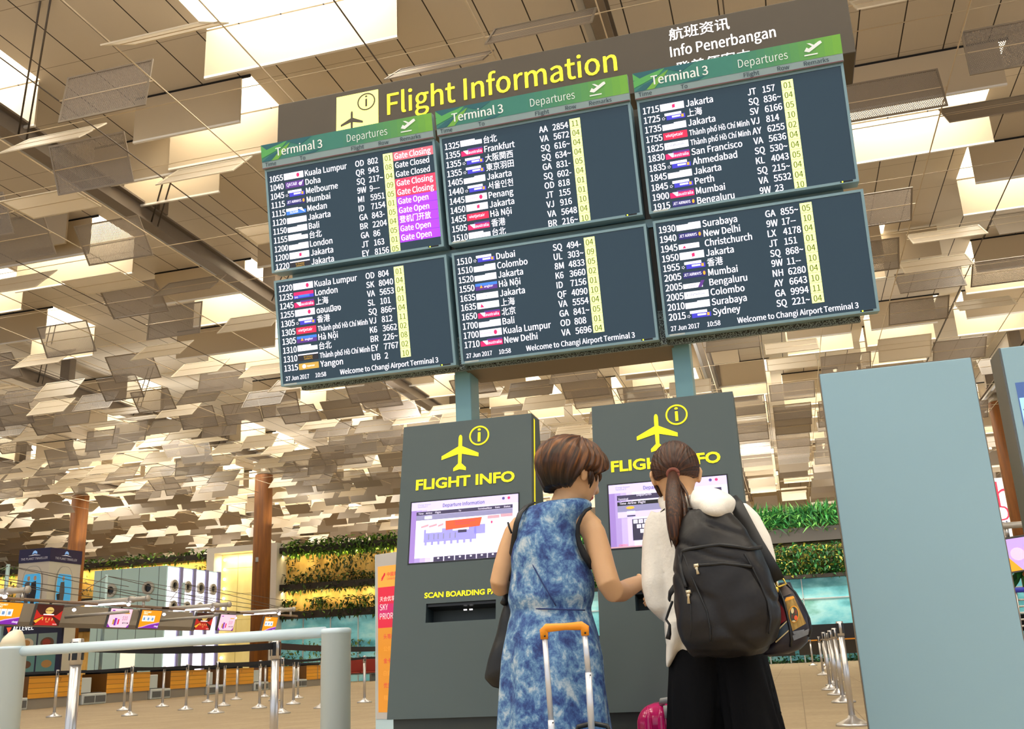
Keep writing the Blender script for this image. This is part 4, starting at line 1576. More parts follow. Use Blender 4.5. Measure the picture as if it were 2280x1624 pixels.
def strand_attr(o, fn):
    a = o.data.attributes.new('strand', 'FLOAT_VECTOR', 'POINT')
    a.data.foreach_set('vector', [c for v in o.data.vertices for c in fn(v.co)])


def palm_hand(b, wrist, d, n, m, curl=.35, s=1., right=True):
    """palm and five fingers; d = finger direction, n = back-of-hand normal"""
    d, n = Vector(d).normalized(), Vector(n).normalized()
    n = (n - d * n.dot(d)).normalized()
    side = d.cross(n)
    if not right:
        side = -side
    W = Vector(wrist)
    mt = Matrix((side, d, n)).transposed().to_4x4()
    b.tube([W, W + d * .02 * s, W + d * .05 * s, W + d * .085 * s], [.022 * s, .031 * s, .037 * s, .034 * s], m, 14, sq=.45, up=side)
    for k, (off, ln) in enumerate(((-.03, .062), (-.0105, .075), (.0095, .07), (.028, .054))):
        p = W + d * .078 * s + side * off * s
        pts = [p - d * .02 * s]
        dirv = d.copy()
        ax = side
        a = curl * (.7 + .18 * k)
        for j, f in enumerate((.42, .32, .26)):
            rot = Matrix.Rotation(-a * (.6 + .5 * j), 3, ax) if right else Matrix.Rotation(a * (.6 + .5 * j), 3, ax)
            dirv = rot @ dirv
            pts.append(pts[-1] + dirv * ln * f * s + (d * .02 * s if j == 0 else Vector((0, 0, 0))))
        b.tube(pts, [.0092 * s, .009 * s, .0082 * s, .0068 * s], m, 10)
        b.ball(pts[-1], .0068 * s, .0068 * s, .0068 * s, m, 10, 6)
    t0 = W + d * .022 * s - side * .026 * s
    t1 = t0 + (d * .6 - side * .8).normalized() * .034 * s - n * .008 * s
    t2 = t1 + (d * .9 - side * .3 - n * .3).normalized() * .028 * s
    b.tube([t0, t1, t2], [.0125 * s, .0105 * s, .008 * s], m, 10)
    b.ball(t2, .008 * s, .008 * s, .008 * s, m, 10, 6)


def rows_loft(rows, Y=3.3, cyo=None):
    """rows: (py, xl, xr, ry[, power[, Yc]]) -> rings at world scale"""
    rings = []
    for r in rows:
        py, xl, xr, ry = r[:4]
        p = r[4] if len(r) > 4 else 2.0
        Yc = r[5] if len(r) > 5 else Y
        cx = (xl + xr) / 2
        c = atY(cx, py, Yc)
        e = pix(c + Vector((.1, 0, 0)))
        rx = (xr - xl) / 2 / (e[0] - cx) * .1
        rings.append((c, rx, ry, p))
    return rings


def wrinkle(sc_, amp, stretch=(1, 1, 1)):
    def fn(co, n):
        q = Vector((co.x * sc_ * stretch[0], co.y * sc_ * stretch[1], co.z * sc_ * stretch[2]))
        return co + n * amp * (noise.noise(q) + .5 * noise.noise(q * 2.3))
    return fn


# ------------------------------------------------------------ woman in the blue dress
P1 = thing('person', 'woman with short brown hair in a sleeveless blue and white tie-dye dress', 'person', (A(1235, 1400).x, 3.3, 0))
H1 = Head(A(1279, 1060, 3.31), -43, -16, 0, 1.0)
b = MB()
H1.skull(b)
b.tube([A(1254, 1150, 3.3), A(1260, 1125, 3.3), A(1266, 1105, 3.3), A(1272, 1085, 3.31), A(1276, 1068, 3.31)], [.06, .054, .052, .051, .05], m_skin, 20)
# shoulders and torso core (inside the dress)
b.tube([A(1163, 1172), A(1195, 1162), A(1255, 1156), A(1300, 1160), A(1322, 1180)], [.036, .045, .05, .046, .040], m_skin, 16)
b.loft(rows_loft([(1150, 1190, 1290, .07), (1200, 1165, 1282, .1), (1300, 1155, 1300, .105), (1360, 1160, 1298, .1), (1430, 1148, 1312, .115), (1500, 1145, 1318, .1)]), m_skin)
# right arm reaching to the other person's side, forearm forward
b.tube([A(1308, 1166, 3.3), A(1322, 1188, 3.29), A(1333, 1225, 3.28), A(1344, 1265, 3.265), A(1355, 1300, 3.25), A(1366, 1317, 3.26), A(1384, 1318, 3.33), A(1402, 1308, 3.41), A(1418, 1300, 3.48), A(1429, 1296, 3.53)],
       [.040, .041, .041, .0395, .0385, .037, .034, .031, .027, .022], m_skin, 20)
hd = (A(1443, 1318, 3.60) - A(1429, 1296, 3.53))
palm_hand(b, A(1428, 1296, 3.53), hd, Vector((.5, -.7, .5)), m_skin, .3, .95)
# left arm, elbow bent, hand in front of the body
b.tube([A(1163, 1165, 3.3), A(1144, 1188, 3.29), A(1131, 1225, 3.28), A(1119, 1265, 3.27), A(1111, 1297, 3.265), A(1113, 1308, 3.29), A(1124, 1305, 3.37), A(1146, 1290, 3.46), A(1172, 1275, 3.52)],
       [.034, .0345, .0345, .033, .0315, .031, .029, .026, .022], m_skin, 20)
palm_hand(b, A(1171, 1276, 3.52), Vector((.9, .45, .1)), Vector((-.3, .3, 1)), m_skin, .5, .95, False)
# legs and feet
for sx, dy in ((-.06, .0), (.06, .04)):
    x0 = A(1236, 1400).x + sx
    b.tube([(x0, 3.3, .80), (x0, 3.3, .65), (x0, 3.29 + dy, .45), (x0, 3.31 + dy, .30), (x0, 3.31 + dy, .09)], [.07, .068, .050, .048, .035], m_skin, 16)
    b.tube([(x0, 3.27 + dy, .05), (x0, 3.36 + dy, .045), (x0 + sx * .1, 3.46 + dy, .03)], [.036, .038, .025], m_skin, 12, sq=.8)
body1 = fuse('body', b, .0045, 3, P1)
H1.features(P1)

# dress
m_dress = ramp_mat('tie_dye', (13, 13, 11), [(.36, (38, 54, 112)), (.45, (62, 94, 152)), (.53, (104, 146, 186)), (.61, (176, 194, 208)), (.7, (206, 214, 218))], .8, nscale=1.5, detail=10, distortion=.25, roughness=.72)
rows = [(1115, 1228, 1300, .05), (1119, 1198, 1311, .075), (1128, 1172, 1318, .095), (1146, 1152, 1310, .106), (1170, 1147, 1294, .113), (1200, 1140, 1289, .122), (1240, 1137, 1302, .127),
        (1270, 1139, 1314, .128), (1300, 1136, 1323, .13), (1332, 1133, 1323, .134), (1350, 1137, 1318, .124), (1358, 1139, 1315, .118), (1366, 1138, 1316, .121), (1385, 1132, 1321, .132), (1420, 1125, 1331, .145),
        (1470, 1118, 1341, .155), (1540, 1113, 1349, .16), (1624, 1108, 1360, .165)]
rg = rows_loft(rows)
c, rx, ry, p = rg[-1]
rg += [((c.x, 3.3, .42), rx + .02, .175, 2), ((c.x, 3.3, .2), rx + .04, .19, 2), ((c.x, 3.3, .19), rx + .03, .18, 2)]
b = MB(); b.loft(rg, m_dress, 40)


def dress_fn(co, n):
    q = co * 7
    a = .004 * noise.noise(q) + .002 * noise.noise(co * 17)
    if co.z < .92:
        a += .008 * min(1, (.92 - co.z) * 5) * math.sin(math.atan2(co.y - 3.3, co.x - c.x) * 9 + noise.noise(co * 3) * 3)
    return co + n * a


fuse("dress", b, .008, 2, P1, dress_fn)


def dress_pt(x, py, out=.010):
    """point on the back of the dress seen at pixel (x, py)"""
    k = 0
    while k < len(rows) - 2 and rows[k + 1][0] < py:
        k += 1
    f = (py - rows[k][0]) / (rows[k + 1][0] - rows[k][0])
    xl = rows[k][1] + f * (rows[k + 1][1] - rows[k][1])
    xr = rows[k][2] + f * (rows[k + 1][2] - rows[k][2])
    ry_ = rows[k][3] + f * (rows[k + 1][3] - rows[k][3])
    t = max(-.98, min(.98, (x - (xl + xr) / 2) / ((xr - xl) / 2)))
    return atY(x, py, 3.3 - ry_ * math.sqrt(1 - t * t) - out)


m_seam = mat('dress_seam', (38, 54, 108), .8)
m_under = mat('undershirt_black', (16, 18, 24), .7)
b = MB()
b.tube([dress_pt(x, y) for x, y in ((1160, 1192), (1172, 1225), (1188, 1262), (1206, 1295), (1222, 1322), (1238, 1350))], .0022, m_seam, 6)
b.tube([dress_pt(x, 1357 + (x - 1230) * .03) for x in range(1146, 1312, 12)], .0024, m_seam, 6)
b.build('seam', P1)
# black undershirt at the right armhole
b = MB()
b.tube([A(1316, 1131, 3.25), A(1304, 1138, 3.235), A(1294, 1152, 3.225), A(1287, 1170, 3.225), A(1286, 1192, 3.23), A(1291, 1214, 3.235), A(1301, 1236, 3.24), A(1311, 1252, 3.25), A(1316, 1266, 3.27)], [.005, .006, .0065, .007, .008, .010, .012, .011, .006], m_under, 12)
b.build('undershirt', P1)
# hair
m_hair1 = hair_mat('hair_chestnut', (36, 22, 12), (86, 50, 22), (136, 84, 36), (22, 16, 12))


def hair1(az, el):
    az = (az + 180) % 360 - 180
    a = abs(az)
    hr = head_r(az, el)
    vol = .026 + .012 * max(0, math.cos(R(az - 180))) * max(0, 1 - abs(el - 12) / 60) + .014 * max(0, 1 - abs(el - 30) / 50)
    vol += .012 * max(0, math.cos(R(az + 125)))
    clump = .0035 * math.sin(R(az) * 23 + 4 * noise.noise(Vector((az * .03, el * .03, 1)))) + .004 * noise.noise(Vector((az * .09, el * .025, 3)))
    # lower edge of the hair by direction
    cut = -53 if a > 128 else (-53 + (128 - a) / 26 * 43 if a > 102 else (-10 + (102 - a) / 30 * 6 if a > 72 else (-4 + (72 - a) / 47 * 30 if a > 25 else 26)))
    cut += 1.2 * math.sin(az * .8) + 2 * noise.noise(Vector((az * .12, 0, 5)))
    k = max(0., min(1., (el - cut + 5) / (24 if a > 75 else 12)))
    k = k * k * (3 - 2 * k)
    return hr - .012 + (vol + .012 + clump) * k


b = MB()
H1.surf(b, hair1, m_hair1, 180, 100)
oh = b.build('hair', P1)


def strand1(co):
    l = H1.M.transposed() @ (co + WORLD_LOC[oh.name] - H1.c)
    az = math.atan2(l.x, l.y)
    return (az * 14 + l.z * 20, l.length * 30, l.z * 9)


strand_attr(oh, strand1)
b = MB()
for az0, az1, el0, el1, r0 in ((84, 70, 6, -34, .007), (90, 78, 4, -28, .008), (76, 60, 8, -14, .006), (58, 50, 12, -10, .006)):
    pts = []
    for k in range(7):
        f = k / 6
        az = az0 + (az1 - az0) * f
        el = el0 + (el1 - el0) * f
        pts.append(H1.on(az, el, .013 + .004 * math.sin(f * PI)))
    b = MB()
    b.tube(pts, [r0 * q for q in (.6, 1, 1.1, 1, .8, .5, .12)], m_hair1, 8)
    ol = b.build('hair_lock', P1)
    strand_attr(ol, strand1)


# black tote on her left shoulder
m_tote = mat('tote_black', (20, 22, 26), .45, bump=.4, bscale=14)
T1 = thing('tote_bag', 'black tote bag hanging beside the tie-dye dress', 'bag', (A(1130, 1400, 3.42).x, 3.42, .9))
b = MB()
b.loft(rows_loft([(1322, 1128, 1158, .03, 2.4), (1345, 1124, 1165, .05, 2.4), (1380, 1112, 1172, .06, 2.4), (1440, 1097, 1178, .065, 2.4), (1490, 1085, 1180, .065, 2.4), (1508, 1080, 1180, .06, 2.4), (1526, 1100, 1180, .05, 2.4), (1534, 1120, 1180, .03, 2.4)], 3.43), m_tote, 28)
fuse('bag_body', b, .008, 2, T1, wrinkle(12, .006))
b = MB()
b.tube([A(1188, 1120, 3.30), A(1172, 1128, 3.25), A(1158, 1143, 3.205), A(1150, 1166, 3.195), A(1145, 1195, 3.21), A(1139, 1235, 3.25), A(1136, 1280, 3.32), A(1134, 1325, 3.40)], [.0105] * 8, m_tote, 10, sq=.35, up=(1, 0, 0))
b.tube([A(1128, 1322, 3.38), A(1124, 1338, 3.375), A(1120, 1345, 3.38)], .012, m_tote, 8)
b.build('strap', T1)
b = MB()
b.tube([A(1131, 1164, 3.235), A(1134, 1175, 3.225), A(1139, 1188, 3.222)], .0035, m_under, 6)
b.build('thin_strap', P1)

# ------------------------------------------------------------ woman in the white hooded jacket
P2 = thing('person', 'woman with a long brown ponytail in a white hoodie and wide black trousers', 'person', (A(1600, 1400).x, 3.3, 0))
H2 = Head(A(1505, 1060, 3.33), 6, -16, 0, .96)
b = MB()
H2.skull(b)
b.tube([A(1520, 1150, 3.3), A(1515, 1128, 3.3), A(1510, 1105, 3.31), A(1507, 1080, 3.325)], [.07, .055, .05, .05], m_skin, 18)
b.loft(rows_loft([(1130, 1500, 1600, .06), (1160, 1475, 1640, .08), (1300, 1490, 1670, .1), (1440, 1500, 1690, .1), (1500, 1500, 1695, .1)]), m_skin)
b.tube([A(1540, 1330, 3.56), A(1560, 1310, 3.62)], [.03, .022], m_skin, 12)
palm_hand(b, A(1556, 1313, 3.61), Vector((.2, .9, .3)), Vector((.2, -.3, 1)), m_skin, .4, .92, False)
palm_hand(b, A(1632, 1318, 3.58), Vector((-.3, .9, .3)), Vector((-.2, -.3, 1)), m_skin, .4, .92)
b.tube([A(1660, 1325, 3.5), A(1632, 1318, 3.585)], [.03, .022], m_skin, 12)
b.tube([A(1520, 1340, 3.5), A(1556, 1313, 3.61)], [.03, .022], m_skin, 12)
for xx in (1555, 1665):
    x0 = A(xx, 1500).x
    b.tube([(x0, 3.3, .82), (x0, 3.3, .65), (x0, 3.3, .45), (x0, 3.31, .30), (x0, 3.31, .1)], [.055, .06, .05, .046, .034], m_skin, 14)
fuse('body', b, .005, 2, P2)
H2.features(P2)
m_hood = mat('hoodie_white', (238, 232, 222), .85, var=.03, vscale=30, bump=.25, bscale=60)
b = MB()
b.loft(rows_loft([(1112, 1500, 1575, .06), (1122, 1474, 1632, .09), (1142, 1458, 1652, .11), (1180, 1458, 1668, .125), (1230, 1464, 1682, .13), (1300, 1472, 1692, .14), (1380, 1480, 1700, .145), (1425, 1482, 1700, .145), (1446, 1484, 1700, .14)]), m_hood, 36)
b.loft(rows_loft([(1380, 1479, 1560, .09, 2, 3.24), (1430, 1481, 1535, .08, 2, 3.24), (1455, 1481, 1516, .06, 2, 3.24), (1475, 1481, 1502, .05, 2, 3.24), (1490, 1482, 1492, .04, 2, 3.24)]), m_hood, 24)
b.tube([A(1478, 1150, 3.3), A(1466, 1172, 3.3), A(1461, 1210, 3.29), A(1461, 1255, 3.28), A(1466, 1300, 3.27), A(1474, 1335, 3.27), A(1488, 1350, 3.32), A(1512, 1345, 3.44), A(1534, 1332, 3.54)], [.05, .052, .05, .049, .05, .05, .048, .043, .036], m_hood, 20)
b.tube([A(1638, 1145, 3.3), A(1662, 1165, 3.3), A(1680, 1205, 3.29), A(1692, 1250, 3.28), A(1700, 1300, 3.29), A(1700, 1330, 3.33), A(1680, 1335, 3.44), A(1652, 1325, 3.53)], [.048, .05, .052, .052, .05, .048, .042, .036], m_hood, 20)
fuse("hoodie", b, .008, 3, P2, wrinkle(9, .007, (1, 1, .7)))
# hood lying on the shoulders
b = MB()
b.loft(rows_loft([(1087, 1550, 1572, .04, 2, 3.22), (1094, 1540, 1600, .07, 2, 3.18), (1108, 1535, 1624, .10, 2, 3.14), (1120, 1536, 1637, .115, 2, 3.11), (1134, 1545, 1635, .115, 2, 3.09), (1146, 1556, 1628, .10, 2, 3.07), (1153, 1572, 1618, .075, 2, 3.055), (1159, 1588, 1608, .04, 2, 3.05)]), m_hood, 28)
b.tube([A(1480, 1122, 3.34), A(1500, 1136, 3.25), A(1530, 1130, 3.19), A(1560, 1118, 3.16)], [.022, .028, .034, .035], m_hood, 18)
b.tube([A(1475, 1115, 3.36), A(1505, 1125, 3.25), A(1545, 1112, 3.235)], [.02, .025, .02], m_hood, 12)
fuse('hood', b, .006, 4, P2, wrinkle(14, .004))
# trousers
m_tr = mat('trousers_black', (12, 12, 15), .85, spec=.15, bump=.2, bscale=18)
b = MB()
for rws in (((1420, 1490, 1625, .12), (1475, 1489, 1625, .13), (1540, 1487, 1620, .13), (1624, 1485, 1618, .13)), ((1420, 1580, 1704, .12), (1470, 1578, 1711, .13), (1540, 1590, 1728, .135), (1624, 1600, 1745, .14))):
    rg = rows_loft(rws)
    c2, rx2, ry2, _p = rg[-1]
    rg += [((c2.x, 3.3, .3), rx2 + .015, .15, 2), ((c2.x, 3.3, .06), rx2 + .03, .165, 2), ((c2.x, 3.3, .055), rx2 + .02, .155, 2)]
    b.loft(rg, m_tr, 32)


def tr_fn(co, n):
    return co + n * (.007 * math.sin(math.atan2(co.y - 3.3, co.x) * 40 + noise.noise(co * 3) * 4) * min(1, max(0, (.78 - co.z) * 4)) + .004 * noise.noise(co * 8))


fuse("trousers", b, .009, 2, P2, tr_fn)
for xx in (1555, 1672):
    b = MB(); x0 = A(xx, 1500).x
    b.loft([((x0, 3.36, .0), .05, .13), ((x0, 3.36, .03), .052, .135), ((x0, 3.36, .06), .045, .12), ((x0, 3.33, .1), .035, .06)], m_blk, 20)
    b.build('shoe', P2)
# hair pulled back to a ponytail
m_hair2 = hair_mat('hair_dark_brown', (26, 14, 10), (62, 34, 18), (104, 62, 32))
TIE = A(1499, 1056, 3.235)


def hair2(az, el):
    az = (az + 180) % 360 - 180
    a = abs(az)
    hr = head_r(az, el)
    vol = .012 + .008 * max(0, 1 - abs(el - 40) / 50)
    clump = .0018 * math.sin(R(az) * 36 + 5 * noise.noise(Vector((az * .04, el * .05, 1))))
    cut = -26 if a > 120 else (-26 + (120 - a) / 40 * 22 if a > 80 else (-4 + (80 - a) / 40 * 32 if a > 40 else 30))
    k = max(0., min(1., (el - cut + 3) / 8))
    k = k * k * (3 - 2 * k)
    return hr - .012 + (vol + .012 + clump) * k


b = MB()
H2.surf(b, hair2, m_hair2, 160, 80)
oh2 = b.build('hair', P2)
strand_attr(oh2, lambda co: (lambda d: (math.atan2(d.x, d.z) * 16, d.length * 7, 0))(co + WORLD_LOC[oh2.name] - TIE))
b = MB()
rp = random.Random(5)
for k in range(46):
    ox, oy = rp.gauss(0, .4), rp.gauss(0, .4)
    tip = A(1505 + rp.gauss(0, 7) + ox * 6, 1195 + rp.uniform(-30, 30), 3.02)
    m1 = A(1503 + ox * 18, 1100 + rp.uniform(-4, 4), 3.11 + oy * .03)
    m2 = A(1503 + ox * 24 + (6 if ox > 0 else 0), 1150 + rp.uniform(-5, 5), 3.03 + oy * .03)
    q = TIE + Vector((ox * .008, -.012 + oy * .006, 0))
    pts = []
    for f in [i / 10 for i in range(11)]:
        g = 1 - f
        pts.append(q * g ** 3 + m1 * 3 * g * g * f + m2 * 3 * g * f * f + tip * f ** 3)
    r0 = rp.uniform(.006, .010)
    b.tube(pts, [r0 * w_ for w_ in (.7, .9, 1, 1, 1, 1, .95, .85, .7, .45, .1)], m_hair2, 7)
b.tube([TIE, A(1500, 1085, 3.135), A(1500, 1120, 3.065), A(1501, 1160, 3.03), A(1503, 1195, 3.02), A(1505, 1218, 3.02)], [.014, .022, .026, .024, .016, .004], m_hair2, 14)
for dx, dy in ((1536, 1128), (1533, 1152), (1527, 1172)):
    b.tube([TIE, A(1518, 1080, 3.15), A(dx - 6, dy - 28, 3.09), A(dx, dy, 3.06)], [.004, .005, .004, .001], m_hair2, 6)
op = b.build('ponytail', P2)
strand_attr(op, lambda co: ((co.x) * 260, (co.y) * 200, co.z * 1.5))
b = MB()
b.tube([TIE + Vector((.016 * math.cos(t * PI / 8), -.008, .014 * math.sin(t * PI / 8))) for t in range(17)], .0075, mat('hair_tie', (120, 62, 44), .7), 10)
b.build('hair_tie', P2)
b = MB()
b.tube([H2.on(-80, 0, .004), H2.on(-70, -14, .006), H2.on(-62, -30, .006), H2.on(-56, -50, .006), H2.on(-54, -62, .012)], [.006, .009, .009, .007, .002], m_hair2, 8)
b.tube([H2.on(-90, -2, .004), H2.on(-78, -18, .006), H2.on(-70, -36, .006), H2.on(-66, -52, .008)], [.006, .009, .008, .002], m_hair2, 8)
o3 = b.build('side_lock', P2)
strand_attr(o3, lambda co: (co.x * 160, co.y * 160, co.z * 6))

# ------------------------------------------------------------ black backpack
m_bag = mat('backpack_nylon', (28, 25, 25), .45, spec=.35, var=.12, vscale=6, bump=.7, bscale=7)
m_zip = mat('zip_black', (16, 16, 18), .5)
m_met = mat('zip_metal', (214, 200, 170), .3, .8)
BK = thing('backpack', 'large black nylon backpack with silver zip pulls on the white hoodie', 'backpack', (A(1615, 1300, 3.05).x, 3.05, 1.0))
brow = [(1134, 1548, 1606, .03), (1142, 1536, 1622, .05), (1160, 1524, 1640, .07), (1186, 1513, 1664, .085), (1222, 1504, 1692, .10), (1277, 1497, 1716, .112), (1337, 1498, 1733, .12), (1385, 1506, 1738, .122), (1424, 1517, 1730, .115), (1448, 1530, 1716, .095), (1462, 1546, 1700, .06)]
BY = 3.06


def row_at(rows_, py):
    k = 0
    while k < len(rows_) - 2 and rows_[k + 1][0] < py:
        k += 1
    f = (py - rows_[k][0]) / (rows_[k + 1][0] - rows_[k][0])
    return [rows_[k][j] + f * (rows_[k + 1][j] - rows_[k][j]) for j in range(4)]


def surf(rows_, Yc, x, py, out, p=2.6):
    _, xl, xr, ry_ = row_at(rows_, py)
    t = min(.985, abs((x - (xl + xr) / 2) / ((xr - xl) / 2)))
    return atY(x, py, Yc - ry_ * (1 - t ** p) ** (1 / p) - out)


b = MB(); b.loft(rows_loft([r + (2.6,) for r in brow], BY), m_bag, 44)
fuse("pack_body", b, .0075, 2, BK, lambda co, n: co + n * (.008 * noise.noise(co * 11) + .004 * noise.noise(co * 26) - .006 * max(0, math.sin(co.z * 38 + co.x * 30 + 3 * noise.noise(co * 9))) ** 6))


def crop(x, y):
    return 1380 + x / 2.5217, 980 + y / 2.5217


def surf_line(pts, rad, m, out=.004, sub=4):
    res = []
    for i in range(len(pts) - 1):
        for k in range(sub):
            f = k / sub
            res.append((pts[i][0] * (1 - f) + pts[i + 1][0] * f, pts[i][1] * (1 - f) + pts[i + 1][1] * f))
    res.append(pts[-1])
    return [surf(brow, BY, *crop(*q), out) for q in res]


b = MB(); b.tube(surf_line([(372, 830), (352, 760), (340, 690), (352, 625), (395, 612), (470, 600), (560, 588), (660, 600), (720, 612), (795, 604)], 0, 0), .006, m_zip, 8); b.build('main_zip', BK)
b = MB(); b.tube(surf_line([(420, 706), (500, 700), (580, 694), (680, 704), (742, 712)], 0, 0), .0055, m_zip, 8); b.build('pocket_zip', BK)
b = MB()
for ln in ([(700, 640), (742, 712), (790, 810), (830, 910), (848, 1010), (838, 1090)], [(358, 640), (392, 740), (440, 850), (488, 960), (508, 1060), (510, 1130)], [(330, 640), (352, 780), (398, 930), (404, 1060), (390, 1160)]):
    b.tube(surf_line(ln, 0, 0, .003), .003, m_zip, 6)
b.build('seam', BK)
for (x, y), (dx, dy) in (((428, 712), (12, 42)), ((384, 860), (3, 60))):
    b = MB()
    p0, p1 = surf(brow, BY, *crop(x, y), .008), surf(brow, BY, *crop(x + dx, y + dy), .012)
    b.tube([p0, p0.lerp(p1, .3), p0.lerp(p1, .35), p1], [.006, .005, .003, .005], m_met, 8, sq=.5)
    b.tube([p0 + Vector((-.006, 0, .002)), p0 + Vector((.008, 0, .004))], .006, m_met, 8)
    b.build('zip_pull', BK)
b = MB()
b.tube([A(1548, 1140, 3.1), A(1520, 1132, 3.2), A(1490, 1132, 3.26), A(1468, 1150, 3.3), A(1462, 1180, 3.36)], [.022, .022, .021, .02, .02], m_bag, 10, sq=.25, up=(0, 1, .3))
b.tube([A(1600, 1140, 3.1), A(1618, 1128, 3.17), A(1630, 1118, 3.25)], [.02, .02, .02], m_bag, 10, sq=.25, up=(0, 1, .3))
b.build('shoulder_strap', BK)
b = MB()
b.tube([A(1497, 1340, 3.1), A(1489, 1362, 3.12), A(1483, 1380, 3.12), A(1491, 1392, 3.11), A(1490, 1412, 3.11), A(1487, 1424, 3.11)], [.004, .004, .004, .004, .007, .008], m_zip, 8)
b.tube([A(1500, 1310, 3.1), A(1492, 1322, 3.13), A(1490, 1336, 3.15)], [.012, .012, .01], m_zip, 8, sq=.4)
b.build('strap_end', BK)

# ------------------------------------------------------------ patterned shoulder bag
m_sb = mat('shoulder_bag_navy', (30, 26, 40), .35)
m_sbr = mat('shoulder_bag_red', (120, 22, 30), .5)
m_tan = ramp_mat('shoulder_bag_tan', (40, 40, 6), [(.3, (122, 92, 40)), (.55, (168, 132, 62)), (.75, (190, 156, 84))], .7, nscale=3)
m_gold = mat('ring_gold', (222, 190, 90), .25, .9)
m_orp = mat('patch_orange', (240, 160, 30), .6)
m_gr = mat('patch_grey', (120, 124, 130), .7, var=.2, vscale=60)
m_cream = mat('patch_cream', (226, 204, 150), .6)
m_sblue = mat('patch_slate', (56, 70, 84), .6, var=.1, vscale=60)
SB = thing('shoulder_bag', 'patchwork shoulder bag with a tan emblem panel beside the black backpack', 'bag', (A(1765, 1380, 3.12).x, 3.12, .85))
srow = [(1298, 1734, 1760, .02), (1312, 1730, 1766, .03), (1340, 1724, 1784, .042), (1375, 1718, 1802, .05), (1405, 1712, 1807, .054), (1432, 1706, 1799, .052), (1448, 1700, 1783, .044), (1458, 1700, 1756, .025)]
SBY = 3.14
b = MB(); b.loft(rows_loft([r + (2.4,) for r in srow], SBY), m_sb, 32); b.build('bag_body', SB)


def s2(x, y):
    return 1690 + x / 7.736, 1270 + y / 7.736


def patch(b, quad, m, out, n=6):
    vs, fs = [], []
    for i in range(n + 1):
        for j in range(n + 1):
            f, g = j / n, i / n
            x = (quad[0][0] * (1 - f) + quad[1][0] * f) * (1 - g) + (quad[3][0] * (1 - f) + quad[2][0] * f) * g
            y = (quad[0][1] * (1 - f) + quad[1][1] * f) * (1 - g) + (quad[3][1] * (1 - f) + quad[2][1] * f) * g
            vs.append(surf(srow, SBY, *s2(x, y), out, 2.4))
    for i in range(n):
        for j in range(n):
            fs.append((i * (n + 1) + j, (i + 1) * (n + 1) + j, (i + 1) * (n + 1) + j + 1, i * (n + 1) + j + 1))
    b.add(vs, fs, m, True)


b = MB()
patch(b, [(440, 540), (610, 480), (810, 920), (580, 1050)], m_tan, .003)
patch(b, [(425, 550), (470, 470), (590, 445), (615, 482)], m_orp, .0032, 4)
patch(b, [(350, 560), (440, 690), (480, 860), (340, 950)], m_sbr, .003)
patch(b, [(340, 985), (480, 870), (520, 1030), (310, 1190)], m_sblue, .003)
patch(b, [(335, 1010), (480, 868), (484, 888), (338, 1035)], m_cream, .0036, 4)
patch(b, [(280, 1235), (520, 1020), (524, 1042), (290, 1255)], m_cream, .0036, 4)
patch(b, [(580, 1060), (780, 1020), (770, 1075), (600, 1110)], m_gr, .003)
patch(b, [(575, 1130), (860, 1010), (850, 1110), (600, 1215)], m_gr, .003)
patch(b, [(350, 320), (480, 265), (570, 400), (420, 460)], mat('patch_brown', (84, 70, 62), .5), .003)
b.build('patchwork', SB)
b = MB()


def spot(cx, cy, rx, ry, m, out, seg=18):
    b.add([surf(srow, SBY, *s2(cx + rx * math.cos(2 * PI * k / seg), cy + ry * math.sin(2 * PI * k / seg)), out, 2.4) for k in range(seg)], [tuple(range(seg - 1, -1, -1))], m)


spot(600, 760, 88, 150, m_orp, .0042)
spot(600, 765, 76, 132, mat('emblem_green', (60, 70, 50), .6), .005)
spot(575, 700, 26, 50, m_cream, .0056)
spot(632, 720, 22, 45, mat('emblem_brown', (110, 50, 30), .6), .0056)
spot(635, 820, 30, 42, mat('emblem_orange', (230, 90, 40), .6), .0056)
spot(575, 800, 18, 40, mat('emblem_brown', (110, 50, 30), .6), .0056)
spot(600, 880, 30, 16, m_cream, .0056)
b.build('emblem', SB)
b = MB()
for pts in ([(330, 300), (420, 520), (480, 760), (530, 980), (560, 1200), (545, 1320)], [(480, 245), (620, 390), (760, 620), (860, 840), (890, 1000), (860, 1150)]):
    b.tube([surf(srow, SBY, *s2(*q), .004, 2.4) for q in pts], .0045, m_blk, 8)
b.build('piping', SB)
b = MB()
b.tube([A(*s2(272, 185), 3.1), A(*s2(310, 270), 3.1), A(*s2(345, 292), 3.1), A(*s2(465, 235), 3.1), A(*s2(400, 130), 3.1)], .0035, m_gold, 8)
b.tube([A(*s2(272, 185), 3.1), A(*s2(400, 130), 3.1)], .0035, m_gold, 8)
b.ball(A(*s2(300, 340), 3.09), .008, .008, .01, m_gold, 12, 8)
b.build('ring', SB)
b = MB()
b.tube([A(1628, 1110, 3.24), A(1640, 1126, 3.19), A(1660, 1165, 3.15), A(1685, 1212, 3.11), A(1710, 1252, 3.09), A(1734, 1293, 3.09)], [.02, .022, .022, .022, .021, .019], m_zip, 12, sq=.16, up=(1, 0, .55))
b.build('strap', SB)

